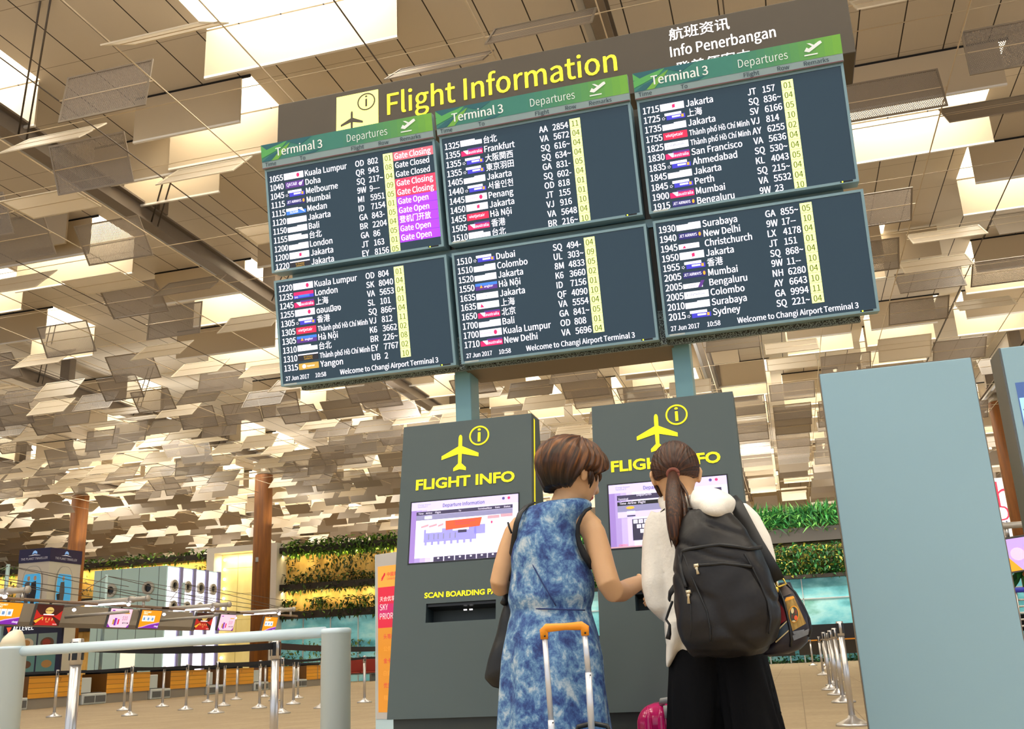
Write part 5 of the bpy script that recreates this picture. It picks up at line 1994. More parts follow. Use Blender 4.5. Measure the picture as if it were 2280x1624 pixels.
# ------------------------------------------------------------ luggage
m_ohd = mat('handle_orange', (240, 150, 24), .4)
m_alu = mat('handle_tube', (214, 216, 224), .3, .4)
m_case_b = mat('case_body_blue', (40, 90, 120), .4)
SC = thing('suitcase', 'suitcase with a raised white tube handle and orange grip behind the dress', 'suitcase', (A(1262, 1500, 2.75).x, 2.78, 0))
YH = 2.75
hl, hr_ = A(1214, 1424, YH), A(1302, 1414, YH)
b = MB()
tl, tr = A(1212, 1400, YH), A(1303, 1393, YH)
b.tube([A(1212, 1424, YH), A(1211, 1405, YH), A(1217, 1399, YH), A(1258, 1396, YH), A(1295, 1394, YH), A(1302, 1398, YH), A(1303, 1416, YH)], [.011, .0125, .012, .0095, .012, .0125, .011], m_ohd, 14, sq=.8)
b.build('grip', SC)
b = MB()
for x, y in ((1213, 1417), (1303, 1410)):
    b.ball(A(x, y, YH - .0095), .003, .003, .003, m_blk, 8, 6)
b.build('rivet', SC)
for (x0, y0, x1, y1, xm, ym) in ((1213, 1424, 1229, 1650, 1227, 1604), (1302, 1416, 1318, 1640, 1310, 1498)):
    b = MB()
    b.tube([A(x0, y0, YH), A(xm, ym, YH)], .0078, m_alu, 12)
    b.tube([A(xm, ym, YH), A(x1, y1, YH)], .0092, m_alu, 12)
    b.ball(A(xm + 4, ym + 6, YH - .009), .002, .002, .002, m_blk, 8, 6)
    b.build('tube', SC)
zc = A(1270, 1640, 2.78).z
xc = A(1275, 1600, 2.78).x
b = MB(); b.box(xc - .19, xc + .19, 2.72, 2.95, .06, zc, m_case_b); sh_ = b.build('shell', SC, .035, 6); sh_.data.polygons.foreach_set('use_smooth', [True] * len(sh_.data.polygons)); sh_.modifiers['bevel'].harden_normals = True
b = MB()
for k in range(5):
    b.box(xc - .16 + .07 * k, xc - .145 + .07 * k, 2.712, 2.72, .1, zc - .05, m_case_b)
b.build('rib', SC)
b = MB()
b.tube([(xc - .0, 2.8, zc - .005), (xc + .01, 2.8, zc + .022), (xc + .05, 2.8, zc + .03), (xc + .09, 2.8, zc + .022), (xc + .1, 2.8, zc - .005)], .007, m_blk, 10)
b.build('carry_loop', SC)
for dx in (-.14, .14):
    for dy in (2.76, 2.91):
        b = MB(); b.lathe((xc + dx, dy, .032), [(.03, -.012), (.03, .012)], m_blk, 16, axis=(1, 0, 0)); b.build('wheel', SC)

m_pink = mat('case_pink', (214, 20, 110), .18, spec=.6)
PK = thing('suitcase', 'glossy magenta hard shell suitcase behind the black trousers', 'suitcase', (A(1500, 1600, 3.62).x, 3.6, 0))
px0, px1 = A(1413, 1600, 3.58).x, A(1600, 1600, 3.58).x
zt = A(1460, 1568, 3.58).z
b = MB(); b.box(px0, px1, 3.56, 3.78, .06, zt, m_pink); sh_ = b.build('shell', PK, .07, 8); sh_.data.polygons.foreach_set('use_smooth', [True] * len(sh_.data.polygons)); sh_.modifiers['bevel'].harden_normals = True
b = MB()
for f in (.17, .33, .5, .66, .82):
    xk = px0 + (px1 - px0) * f
    b.tube([(xk, 3.575, zt - .008), (xk, 3.56, zt - .05), (xk, 3.553, zt - .12), (xk, 3.553, .12)], [.004, .012, .014, .014], m_pink, 12, sq=.5)
b.build('rib', PK)
b = MB(); b.tube([A(1474, 1568, 3.6), A(1474, 1562, 3.58), A(1488, 1560, 3.58), A(1510, 1558, 3.58)], .011, mat('grip_grey', (176, 176, 172), .4), 12); b.tube([A(1481, 1572, 3.56), A(1486, 1600, 3.555)], .008, mat('grip_grey', (176, 176, 172), .4), 10); b.build('carry_handle', PK)
for dx in (.04, -.04):
    for dy in (3.6, 3.74):
        xx = (px0 + .05) if dx > 0 else (px1 - .05)
        b = MB(); b.lathe((xx, dy, .032), [(.03, -.012), (.03, .012)], m_blk, 16, axis=(1, 0, 0)); b.build('wheel', PK)
# ================================================================== barriers, counters, garden walls
m_chrome = mat('brushed_steel', (206, 204, 204), .28, .85)
m_belt = mat('belt_black', (16, 16, 22), .7)


def make_stanchion():
    t = thing('stanchion', 'x', 'stanchion', (0, 0, 0))
    b = MB(); b.lathe((0, 0, 0), [(.165, 0), (.165, .018), (.15, .028), (.05, .075), (.034, .1)], m_chrome, 28); b.build('base', t)
    b = MB(); b.lathe((0, 0, 0), [(.031, .09), (.031, .86)], m_chrome, 18); b.build('pole', t)
    b = MB()
    b.lathe((0, 0, 0), [(.035, .86), (.035, 1.0), (.030, 1.004)], m_chrome, 18)
    for k in range(4):
        a = PI / 2 * k
        mt = Matrix.Rotation(a, 4, 'Z')
        b.box(-.014, .014, .033, .038, .885, .985, m_blk, mt)
    b.build('cassette', t)
    return t


ST = [  # x, y, label, group
    (-3.97, 4.95, 'big near chrome stanchion beside the silver rail', None),
    (-3.80, 6.95, 'near chrome stanchion holding black belts, left of the thick silver post', None),
    (-4.33, 10.5, 'chrome stanchion half hidden by the first dark kiosk', None)]
LEFTROWS = {-16.05: (19.44, 21.87, 23.45, 25.57, 27.08, 28.74), -13.6: (18.74, 20.77, 22.37, 24.89, 26.2),
            -11.45: (18.56, 20.28, 21.84), -9.42: (17.51, 19.18, 21.31)}
RN = {-16.05: 'row nearest the counters', -13.6: 'second row from the counters', -11.45: 'third row from the counters', -9.42: 'row farthest from the counters'}
ORD = ('nearest', 'second', 'third', 'fourth', 'fifth', 'farthest')
for x, ys in LEFTROWS.items():
    for i, y in enumerate(ys):
        ST.append((x, y, 'chrome stanchion, %s of the %s' % (ORD[i] if i < len(ys) - 1 else 'farthest', RN[x]), 'queue stanchions before the counters'))
RIGHT = [(.45, 10.85), (.54, 15.1), (.55, 17.4), (.50, 19.36), (.63, 21.39), (.76, 23.95), (.61, 28.9), (.88, 35.6), (.99, 41.3), (.56, 43.3)]
for i, (x, y) in enumerate(RIGHT):
    ST.append((x, y, 'chrome post %s beside the tall blue panel' % ('nearest of the line' if i == 0 else ('second of the line' if i == 1 else 'third of the line' if i == 2 else 'fourth of the line' if i == 3 else 'fifth of the line' if i == 4 else 'sixth of the line' if i == 5 else 'seventh of the line' if i == 6 else 'eighth of the line' if i == 7 else 'ninth of the line' if i == 8 else 'farthest of the line')), 'line of posts beside the blue panel'))
proto = make_stanchion()
for i, (x, y, l, g) in enumerate(ST):
    if i == 0:
        proto.location = (x, y, 0)
        proto['label'] = l
        proto['group'] = 'big near stanchions'
        proto.rotation_euler.z = .4
    else:
        copy_tree(proto, (x, y, 0), l, g or 'big near stanchions', .2 * i)


def belt(a, b, label, group, sag=.02):
    m = MB()
    a, b = Vector((a[0], a[1], .955)), Vector((b[0], b[1], .955))
    d = (b - a).normalized()
    a, b = a + d * .036, b - d * .036
    s = Vector((-d.y, d.x, 0)) * .002
    n = 10
    top, bot = [], []
    for k in range(n + 1):
        f = k / n
        c = a.lerp(b, f) - Vector((0, 0, sag * 4 * f * (1 - f)))
        top.append(c + Vector((0, 0, .024))); bot.append(c - Vector((0, 0, .024)))
    vs = [p + s for p in top] + [p + s for p in bot] + [p - s for p in top] + [p - s for p in bot]
    N = n + 1
    fs = []
    for k in range(n):
        fs += [(k, k + 1, N + k + 1, N + k), (2 * N + k + 1, 2 * N + k, 3 * N + k, 3 * N + k + 1), (k + 1, k, 2 * N + k, 2 * N + k + 1), (N + k, N + k + 1, 3 * N + k + 1, 3 * N + k)]
    m.add(vs, fs, m_belt)
    tag(m.build('queue_belt'), label, 'belt', group)


belt((-3.97, 4.95), (-3.80, 6.95), 'black retractable belt from the big near stanchion to the next one', 'black queue belts')
belt((-3.80, 6.95), (-4.33, 10.5), 'black belt passing behind the thick silver post', 'black queue belts', .015)
belt((-16.05, 19.44), (-22, 17), 'black belt running off beside the first wood counter', 'far black queue belts')
for x, ys in LEFTROWS.items():
    for i in range(len(ys) - 1):
        belt((x, ys[i]), (x, ys[i + 1]), 'black belt after the %s post of the %s' % (ORD[i], RN[x]), 'far black queue belts')
belt((-13.6, 18.74), (-16.05, 19.44), 'black belt joining the two rows nearest the counters', 'far black queue belts')
belt((-9.42, 17.51), (-11.45, 18.56), 'black belt joining the first posts of the two outer rows', 'far black queue belts')
belt((-9.42, 21.31), (-6.6, 22.5), 'black belt running on towards the standing sign', 'far black queue belts')

# silver guard rail in the foreground
m_rail = mat('rail_silver_paint', (216, 236, 246), .32)
t = thing('guard_rail', 'thick silver guard rail with round posts in the foreground', 'guard rail', (-2.9, 4.2, 0))
b = MB(); b.lathe((-1.995, 4.2, 0), [(.066, 0), (.066, .925), (.068, .926), (.068, .945), (.058, .95)], m_rail, 32); b.build('post', t)
b = MB(); b.lathe((-3.745, 4.2, 0), [(.066, 0), (.066, .935), (.068, .936), (.068, .95)], m_rail, 32); b.build('post', t)
b = MB(); b.tube([(-3.70, 4.2, .925), (-2.05, 4.2, .935)], .0245, m_rail, 16); b.build('rail', t)
b = MB()
b.loft([((-3.75, 4.2, .95), .062, .062), ((-3.745, 4.2, .99), .05, .05), ((-3.735, 4.2, 1.02), .03, .03), ((-3.733, 4.2, 1.03), .012, .012)], mat('finial_ivory', (240, 226, 196), .3))
b.build('finial', t)

# standing sign: sky priority
m_stand = mat('stand_blue_white', (190, 214, 222), .4)
t = thing('standing_sign', 'orange and red standing sign lettered sky priority behind the first kiosk', 'sign', (-3.7, 9.0, 0))
SX, SY = -3.93, 9.0
SPn = Plane((SX + .07, SY - .002, 0), Vector((.94, -.34, 0)), (0, 0, 1))
b = MB()
b.slab(SPn, -.012, .9, .02, 1.82, -.1, -.004, m_stand)
b.slab(SPn, -.0, .888, .3, 1.82, -.004, .0, mat('sign_face_grey', (196, 192, 188), .5))
b.build('frame', t, .01, 2)
b = MB()
pg = [(.04, 1.74), (.04, 1.56)]
m_o1, m_o2 = mat('poster_orange', (244, 172, 70), .5, emit=.25), mat('poster_orange_deep', (228, 150, 46), .5, emit=.2)
m_rd, m_mg = mat('poster_red', (222, 40, 70), .5, emit=.25), mat('poster_magenta', (206, 40, 110), .5, emit=.25)
b.rect(SPn, .03, .86, 1.5, 1.70, .001, m_o1)
b.rect(SPn, .03, .86, 1.12, 1.5, .001, m_rd)
b.rect(SPn, .03, .86, 1.22, 1.34, .0016, m_mg)
b.rect(SPn, .03, .86, .36, 1.12, .001, m_o2)
for k, (a, r0) in enumerate(((.06, .05), (.085, .04), (.11, .03))):
    b.poly(SPn, [(.07, 1.56 + k * .02), (.09 + .01 * k, 1.565 + k * .02), (.13, 1.63 - k * .012), (.115, 1.635 - k * .012)], .002, m_rd)
b.text(SPn, '中國東方航空', .15, 1.60, .045, m_rd, .002, 'L', .01)
b.text(SPn, 'CHINA EASTERN', .15, 1.565, .026, m_rd, .002)
m_wp = mat('poster_white', (250, 236, 236), .5, emit=.3)
b.text(SPn, '天合优享', .055, 1.37, .05, m_wp, .002, 'L', .01)
b.text(SPn, 'SKY', .055, 1.285, .075, m_wp, .002, 'L', 0, .8)
b.text(SPn, 'PRIORITY', .055, 1.20, .075, m_wp, .002, 'L', 0, .8)
for k, s in enumerate(('头等舱', '公务舱', '金卡', '白金卡', '优先', '精英')):
    b.text(SPn, s, .1, 1.02 - .11 * k, .05, m_o1 if k % 2 else m_rd, .002)
b.build('poster', t)
b = MB(); b.slab(SPn, -.05, .95, 0, .02, -.25, .2, m_stand); b.build('foot', t)

# ------------------------------------------------ check-in counters along x = -21.7
m_wood = bpy.data.materials.new('counter_wood')
m_wood.use_nodes = True
_nt = m_wood.node_tree
_b = _nt.nodes['Principled BSDF']
_b.inputs['Roughness'].default_value = .45
_tc = _nt.nodes.new('ShaderNodeTexCoord')
_br = _nt.nodes.new('ShaderNodeTexBrick')
_br.offset = 0
_br.inputs['Scale'].default_value = 1
_br.inputs['Brick Width'].default_value = 1.2
_br.inputs['Row Height'].default_value = .145
_br.inputs['Mortar Size'].default_value = .006
_br.inputs['Color1'].default_value = srgb(238, 168, 44)
_br.inputs['Color2'].default_value = srgb(228, 156, 40)
_br.inputs['Mortar'].default_value = srgb(120, 76, 20)
_mp = _nt.nodes.new('ShaderNodeMapping')
_mp.inputs['Rotation'].default_value = (PI / 2, 0, PI / 2)
_nt.links.new(_tc.outputs['Object'], _mp.inputs[0])
_sx = _nt.nodes.new('ShaderNodeSeparateXYZ')
_cx = _nt.nodes.new('ShaderNodeCombineXYZ')
_nt.links.new(_tc.outputs['Object'], _sx.inputs[0])
_nt.links.new(_sx.outputs[1], _cx.inputs[0])
_nt.links.new(_sx.outputs[2], _cx.inputs[1])
_nt.links.new(_cx.outputs[0], _br.inputs['Vector'])
_nt.links.new(_br.outputs['Color'], _b.inputs['Base Color'])
m_cbase = mat('counter_base', (150, 140, 126), .5)
m_ctop = mat('counter_top_black', (34, 34, 40), .3)
m_conv = mat('conveyor_steel', (216, 220, 218), .35, .4)
m_convd = mat('conveyor_dark', (96, 96, 96), .5)


def make_counter(y, label):
    t = thing('checkin_counter', label, 'counter', (-22.2, y, 0), 'wood fronted check-in counters')
    b = MB(); b.box(-22.9, -21.75, y, y + 2.3, 0, .3, m_cbase); b.build('plinth', t)
    b = MB(); b.box(-22.9, -21.7, y, y + 2.3, .3, .92, m_wood); b.build('wood_front', t)
    b = MB(); b.box(-23.0, -21.6, y - .05, y + 2.35, .98, 1.05, m_ctop); b.box(-22.7, -22.1, y + .2, y + 2.1, .92, .98, m_ctop); b.build('worktop', t)
    b = MB(); b.box(-21.71, -21.69, y + 1.1, y + 1.13, .3, .92, m_cbase); b.build('joint_strip', t)
    b = MB(); b.text(Plane((-21.695, 0, 0), (0, 1, 0), (0, 0, 1)), '7', y + 1.3, .76, .12, m_ctop, .002, 'L', .02); b.build('digit', t)
    return t


def make_conveyor(y, label):
    t = thing('baggage_conveyor', label, 'conveyor', (-22.2, y, 0), 'steel baggage conveyors')
    b = MB(); b.box(-23.2, -21.65, y, y + 1.15, 0, .34, m_conv); b.build('weigh_bed', t, .03, 2)
    b = MB(); b.box(-23.1, -21.8, y + .06, y + 1.09, .34, .36, m_convd); b.build('belt', t)
    b = MB(); b.box(-22.4, -21.75, y + .0, y + .5, .36, .82, m_conv); b.build('side_panel', t, .02, 2)
    b = MB(); b.box(-21.64, -21.63, y + .08, y + .55, .06, .26, m_convd); b.box(-21.64, -21.63, y + .62, y + 1.08, .06, .26, m_convd); b.build('grille', t)
    return t


WHO = ('nearest to the near chrome stanchion', 'second from the near stanchion', 'in front of the blue porthole block', 'in front of the glowing white panels', 'before the stone portal', 'beside the far copper column', 'farthest, near the teal glass')
for i in range(7):
    y0 = 21.6 + i * 3.5
    make_counter(y0, 'wood fronted check-in counter with black top, %s' % WHO[i])
    make_conveyor(y0 + 2.33, 'steel baggage conveyor between wood counters, %s' % WHO[i])
# seats and posts at the far end
t = thing('seat_bench', 'row of dark red waiting seats at the end of the hall', 'bench', (-22.5, 50.5, 0))
b = MB(); b.box(-24.2, -21.6, 50.2, 50.8, .36, .42, m_convd); b.box(-24.0, -23.9, 50.2, 50.8, 0, .36, m_convd); b.box(-21.9, -21.8, 50.2, 50.8, 0, .36, m_convd); b.build('beam', t)
for k in range(3):
    b = MB(); x = -24.1 + k * .85
    b.box(x, x + .78, 50.2, 50.75, .42, .5, mat('seat_red', (150, 44, 30), .5)); b.box(x, x + .78, 50.72, 50.82, .5, 1.15, mat('seat_red', (150, 44, 30), .5)); b.build('seat', t, .03, 2)

# hanging canopy of the counters: fascia, light tubes, advertising monitors
m_fas = mat('fascia_grey', (150, 142, 132), .4, .2)
m_tube = mat('tube_aluminium', (196, 192, 186), .35, .4)
m_fluo = mat('fluorescent', (250, 246, 255), .4, emit=3.)
m_pole = mat('mast_steel', (176, 204, 206), .35, .3)
t = thing('counter_canopy', 'grey fascia hung above the counters on a steel mast row', 'canopy', (-22.6, 30, 0))
b = MB()
pts = [(-22.75, 2.42), (-22.2, 2.36), (-22.15, 2.5), (-22.3, 3.05), (-22.75, 3.1)]
vs = [(x, 14.5, z) for x, z in pts] + [(x, 34.2, z) for x, z in pts]
n = len(pts)
b.add(vs, [tuple(range(n)), tuple(range(2 * n - 1, n - 1, -1))] + [(k, n + k, n + (k + 1) % n, (k + 1) % n) for k in range(n)], m_fas)
b.build('fascia', t)
for y in (20.9, 25.6, 30.3, 35.0):
    b = MB(); b.tube([(-23.3, y, 0), (-23.3, y, 4.3)], .06, m_pole, 12); b.build('mast', t)
    b = MB()
    b.tube([(-23.3, y, 4.25), (-21, y + 4.2, 3.3)], .012, m_rodd, 5)
    b.tube([(-23.3, y, 4.25), (-21, y - 4.2, 3.3)], .012, m_rodd, 5)
    b.tube([(-23.3, y, 3.85), (-21, y + 6.4, 3.2)], .012, m_rodd, 5)
    b.tube([(-23.3, y, 4.25), (-18.9, y, 3.35)], .01, m_rodd, 5)
    b.build('stay_cable', t)
for i, y in enumerate((21.3, 26.3, 30.9, 35.6)):
    t = thing('light_boom', ('aluminium boom with a glowing tube lamp, %s' % ('partly cut by the frame edge', 'over the red red-carpet advert', 'over the orange advert screen by the porthole block', 'in front of the stone portal')[i]).replace('red red', 'red'), 'boom lamp', (-21, y, 3.1), 'light booms over the counters')
    b = MB(); b.tube([(-22.7, y, 3.0), (-18.7, y, 3.03)], .075, m_tube, 14); b.build('boom', t)
    b = MB(); b.box(-20.9, -19.5, y - .05, y + .05, 2.91, 2.95, m_fluo); b.build('tube_lamp', t)
    b = MB(); b.tube([(-19.35, y, 3.03), (-19.2, y, 3.03)], .1, m_tube, 14); b.tube([(-18.75, y, 3.03), (-18.68, y, 3.03)], .095, m_tube, 14); b.build('collar', t)
    b = MB(); b.tube([(-18.85, y, 2.97), (-18.85, y, 2.78)], .04, m_chrome, 10); b.build('drop_pin', t)
    b = MB(); b.ball((-21.15, y - .2, 2.82), .06, .06, .05, m_fluo, 10, 6); b.ball((-19.3, y - .1, 2.88), .06, .06, .05, m_fluo, 10, 6); b.build('spot', t)
    o = MB(); o.tube([(-20.45, y + .3 - 1.7, 2.96), (-20.45, y + 3.6, 2.96)], .045, mat('rail_bronze', (150, 126, 108), .4, .3), 10); o.build('monitor_rail', t)
    for yy in ():
        pass
# slanting tubes below
for y in (26.9, 31.7):
    b = MB(); b.tube([(-22.1, y, 2.68), (-19.8, y, 2.72)], .05, m_tube, 12)
    tag(b.build('canopy_tube'), 'short aluminium tube sticking out of the grey fascia', 'tube', 'short canopy tubes')

# advert monitors
m_orange = mat('ad_orange', (250, 150, 20), .4, emit=.75)
m_white = mat('ad_white', (250, 250, 250), .4, emit=.9)
m_violet = mat('ad_violet', (130, 40, 180), .4, emit=.6)
m_vio2 = mat('ad_pale_violet', (200, 170, 240), .4, emit=.7)
m_adred = mat('ad_red', (196, 30, 30), .4, emit=.5)
m_addk = mat('ad_dark_red', (74, 22, 22), .4, emit=.3)
m_adgold = mat('ad_gold', (220, 190, 110), .4, emit=.6)
m_adpink = mat('ad_pink', (244, 200, 226), .4, emit=.75)
m_adgrey = mat('ad_grey', (140, 120, 150), .4, emit=.4)
m_adblue = mat('ad_blue', (120, 160, 210), .4, emit=.6)


def ad(kind, y, label, w=1.1, h=.62):
    tl = R(16)
    pl = Plane((-20.42, y, 2.9 - h * math.cos(tl)), (0, 1, 0), (math.sin(tl) * .55, 0, math.cos(tl)))
    pl = Plane((-20.62, y, 2.9 - h), (0, 1, 0), (.24, 0, .97))
    t = thing('advert_monitor', label, 'monitor', pl.P(w / 2, 0, 0), 'advert monitors over the counters')
    b = MB(); b.slab(pl, 0, w, 0, h, -.09, 0, m_convd); b.build('case', t, .008, 1)
    b = MB(); b.tube([pl.P(w / 2, h, -.05), Vector((-20.45, y + w / 2, 2.94))], .03, m_convd, 8); b.build('bracket', t)
    b = MB()
    U = lambda f: .02 + (w - .04) * f
    V = lambda f: .02 + (h - .04) * f
    r = lambda a, c, d, e, m, k=1: b.rect(pl, U(a), U(c), V(d), V(e), .002 + .001 * k, m)
    if kind == 'orange':
        r(0, 1, 0, 1, m_orange, 0)
        b.text(pl, 'MEET & GREET', U(.1), V(.86), .06, m_white, .004, 'L', .01)
        b.text(pl, 'SERVICE', U(.1), V(.76), .06, m_white, .004, 'L', .01)
        for q in range(3):
            r(.1 + .21 * q, .29 + .21 * q, .38, .7, m_white)
            r(.14 + .21 * q, .24 + .21 * q, .44, .6, m_adblue, 2)
        b.poly(pl, [(U(0), V(0)), (U(1), V(0)), (U(1), V(.32)), (U(.5), V(.18)), (U(.2), V(.05))], .0034, m_violet)
        b.poly(pl, [(U(0), V(.02)), (U(.2), V(.09)), (U(.5), V(.23)), (U(1), V(.36)), (U(1), V(.32)), (U(.5), V(.18)), (U(.2), V(.05)), (U(0), V(0))], .0038, m_vio2)
        b.text(pl, 'changi', U(.78), V(.08), .07, m_white, .005, 'L', .01)
    elif kind == 'red':
        r(0, 1, 0, 1, m_addk, 0)
        b.poly(pl, [(U(.2), V(.5)), (U(.8), V(.5)), (U(1), V(.75)), (U(1), V(.25)), (U(.7), V(.45)), (U(.3), V(.45)), (U(0), V(.25)), (U(0), V(.75))], .003, m_adred)
        b.poly(pl, [(U(.35), V(.42)), (U(.65), V(.42)), (U(.95), V(.0)), (U(.05), V(.0))], .0034, m_adred)
        b.poly(pl, [(U(.1), V(.1)), (U(.33), V(.4)), (U(.3), V(.42)), (U(0), V(.2))], .0036, m_lora)
        b.disc(pl, U(.5), V(.72), .17, .1, .004, m_adgold, 16)
        b.text(pl, 'MILLIONAIRE', U(.5), V(.69), .05, m_addk, .005, 'C', .03)
        r(.3, .7, .5, .55, m_white, 3)
        for q in range(4):
            b.disc(pl, U(.32 + .12 * q), V(.3), .022, .04, .005, m_adgold, 8)
        b.text(pl, 'WIN', U(.5), V(.14), .06, m_adgold, .005, 'C')
        b.text(pl, 'now on', U(.82), V(.04), .05, m_white, .005, 'C')
    else:
        r(0, 1, 0, 1, m_adpink, 0)
        b.poly(pl, [(U(0), V(0)), (U(.15), V(0)), (U(0), V(.2))], .003, m_violet)
        b.poly(pl, [(U(1), V(0)), (U(.88), V(0)), (U(1), V(.2))], .003, m_violet)
        for a, c, d, e, m in ((.2, .28, .15, .42, m_lgold), (.28, .38, .1, .5, m_violet), (.36, .44, .12, .4, m_vio2), (.43, .5, .16, .44, m_lred)):
            r(a, c, d, e, m, 2)
        b.text(pl, '$10', U(.62), V(.4), .16, m_adgrey, .005, 'L', .01)
        r(.66, .95, .2, .28, m_adgrey, 2)
        r(.66, .92, .74, .8, m_lora, 2)
        b.text(pl, 'voucher', U(.7), V(.21), .05, m_white, .0065)
        r(.08, .2, .86, .92, m_violet, 2)
    b.build('screen', t)


ad('orange', 22.12, 'orange and violet advert monitor cut off by the frame edge')
ad('red', 23.75, 'dark red advert monitor next to the cut off orange one')
ad('pink', 26.95, 'pink advert monitor reading ten dollars on the grey fascia')
ad('orange', 28.52, 'orange advert monitor in front of the blue porthole block')
ad('red', 31.7, 'dark red advert monitor before the glowing white panels')
ad('pink', 33.25, 'pink advert monitor next to the small dark red one')
ad('orange', 36.5, 'small orange advert monitor in front of the copper column')

# ------------------------------------------------ blue block with portholes
m_blk2 = mat('block_blue', (200, 232, 230), .45, var=.02, vscale=1)
m_lit = mat('lit_white', (248, 246, 255), .4, emit=1.25)
m_lil = mat('block_trim', (150, 146, 190), .4)
m_ring = mat('porthole_ring', (196, 188, 172), .4, .2)
t = thing('porthole_block', 'pale blue clad block with round portholes and glowing white side bays', 'service block', (-26.5, 38, 0))
BX0, BX1, BY0, BY1, BZ = -28.3, -24.8, 36.0, 39.9, 5.15
b = MB(); b.box(BX0, BX1, BY0, BY1, 0, BZ, m_blk2)
b.build('body', t)
b = MB()
for x in (-27.95, -26.95, -26.1, -25.15):
    b.box(x - .012, x + .012, BY0 - .006, BY0, 0, BZ, mat('joint_dark', (96, 120, 124), .5))
b.build('joint_strip', t)
fp = Plane((0, BY0, 0), (1, 0, 0), (0, 0, 1))
for x in (-27.4, -25.6):
    b = MB(); b.ring(fp, x, 4.28, .17, .27, 0, .09, m_ring); b.disc(fp, x, 4.28, .17, .17, .004, m_blk); b.build('porthole', t)
sp2 = Plane((BX1, 0, 0), (0, 1, 0), (0, 0, 1))
bw = (BY1 - BY0) / 4
for k in range(4):
    b = MB(); b.slab(sp2, BY0 + bw * k + .1, BY0 + bw * (k + 1) - .12, .3, BZ - .05, 0, .03, m_lit); b.build('lit_bay', t)
    b = MB(); b.slab(sp2, BY0 + bw * (k + 1) - .12, BY0 + bw * (k + 1) + .1, .2, BZ, 0, .09, m_lil); b.build('bay_pilaster', t)
    for z in (4.35, 3.5):
        b = MB(); b.ring(sp2, BY0 + bw * (k + .5), z, .15, .25, .03, .12, m_ring, 24); b.disc(sp2, BY0 + bw * (k + .5), z, .15, .15, .035, m_blk); b.build('porthole', t)
b = MB(); b.slab(fp, -26.75, -26.05, .9, 2.1, .0, .02, mat('lit_niche', (255, 244, 216), .4, emit=.7)); b.build('lit_niche', t)

# ------------------------------------------------ advertising tower with aeroplane window pictures
m_tw = mat('tower_white', (214, 206, 194), .5)
m_twn = mat('tower_navy', (34, 26, 74), .4)
m_twb = mat('tower_sky', (70, 170, 226), .4, emit=.35)
t = thing('advert_tower', 'white advertising tower with navy top and two travel window pictures', 'advert tower', (-33, 39.5, 0))
TX0, TX1, TY0, TY1 = -34.0, -32.33, 38.0, 40.1
b = MB(); b.box(TX0, TX1, TY0, TY1, 0, 6.0, m_tw); b.build('body', t)
b = MB(); b.box(TX0 - .02, TX1 + .02, TY0 - .02, TY1 + .02, 6.0, 6.62, m_twn); b.build('navy_head', t)
for nm, pl, c in (('front_panel', Plane((0, TY0 - .021, 0), (1, 0, 0), (0, 0, 1)), (TX0 + TX1) / 2), ('side_panel', Plane((TX1 + .021, 0, 0), (0, 1, 0), (0, 0, 1)), (TY0 + TY1) / 2)):
    b = MB()
    b.text(pl, 'THE PLANET TRAVELLER', c, 6.12, .14, mat('tower_silver', (220, 220, 240), .4), .004, 'C', .01, width=1.45)
    b.poly(pl, [(c - .35, 6.3), (c, 6.35), (c + .35, 6.3), (c, 6.33)], .004, m_sgn_w)
    b.poly(pl, [(c - .14, 6.36), (c - .08, 6.5), (c + .02, 6.54), (c + .13, 6.48), (c + .15, 6.38), (c, 6.41)], .004, m_adblue)
    seg = 28
    oval = lambda rx, rz, zc: [(c + math.copysign(abs(math.cos(2 * PI * k / seg)) ** .7, math.cos(2 * PI * k / seg)) * rx, zc + math.copysign(abs(math.sin(2 * PI * k / seg)) ** .7, math.sin(2 * PI * k / seg)) * rz) for k in range(seg)]
    b.poly(pl, oval(.56, 1.12, 4.72), .003, mat('window_rim', (150, 146, 146), .5))
    b.poly(pl, oval(.54, 1.10, 4.72), .004, m_tw)
    ov = [(x, min(z, 5.48)) for x, z in oval(.5, 1.06, 4.68)]
    b.poly(pl, ov, .005, m_twb)
    # travellers in suits
    m_suit = mat('suit_grey', (96, 92, 96), .6)
    m_suitd = mat('suit_dark', (36, 30, 40), .6)
    for dx, ms in (((-.1, m_suit),) if nm == 'side_panel' else ((-.22, m_suit), (.12, m_suitd))):
        b.disc(pl, c + dx + .03, 5.28, .08, .11, .006, mat('print_skin', (206, 160, 130), .6), 14)
        b.poly(pl, [(c + dx - .14, 5.1), (c + dx + .1, 5.15), (c + dx + .16, 4.7), (c + dx + .12, 4.3), (c + dx - .16, 4.3), (c + dx - .18, 4.8)], .006, ms)
        b.poly(pl, [(c + dx - .12, 4.32), (c + dx + .1, 4.32), (c + dx + .06, 3.72), (c + dx - .1, 3.72)], .0062, ms)
        b.poly(pl, [(c + dx - .36, 4.55), (c + dx - .14, 4.6), (c + dx - .14, 4.3), (c + dx - .3, 4.3)], .0066, m_suitd)
    if nm == 'side_panel':
        b.slab(pl, c + .15, c + .42, 3.78, 4.1, .004, .007, m_adred)
    b.build(nm, t)
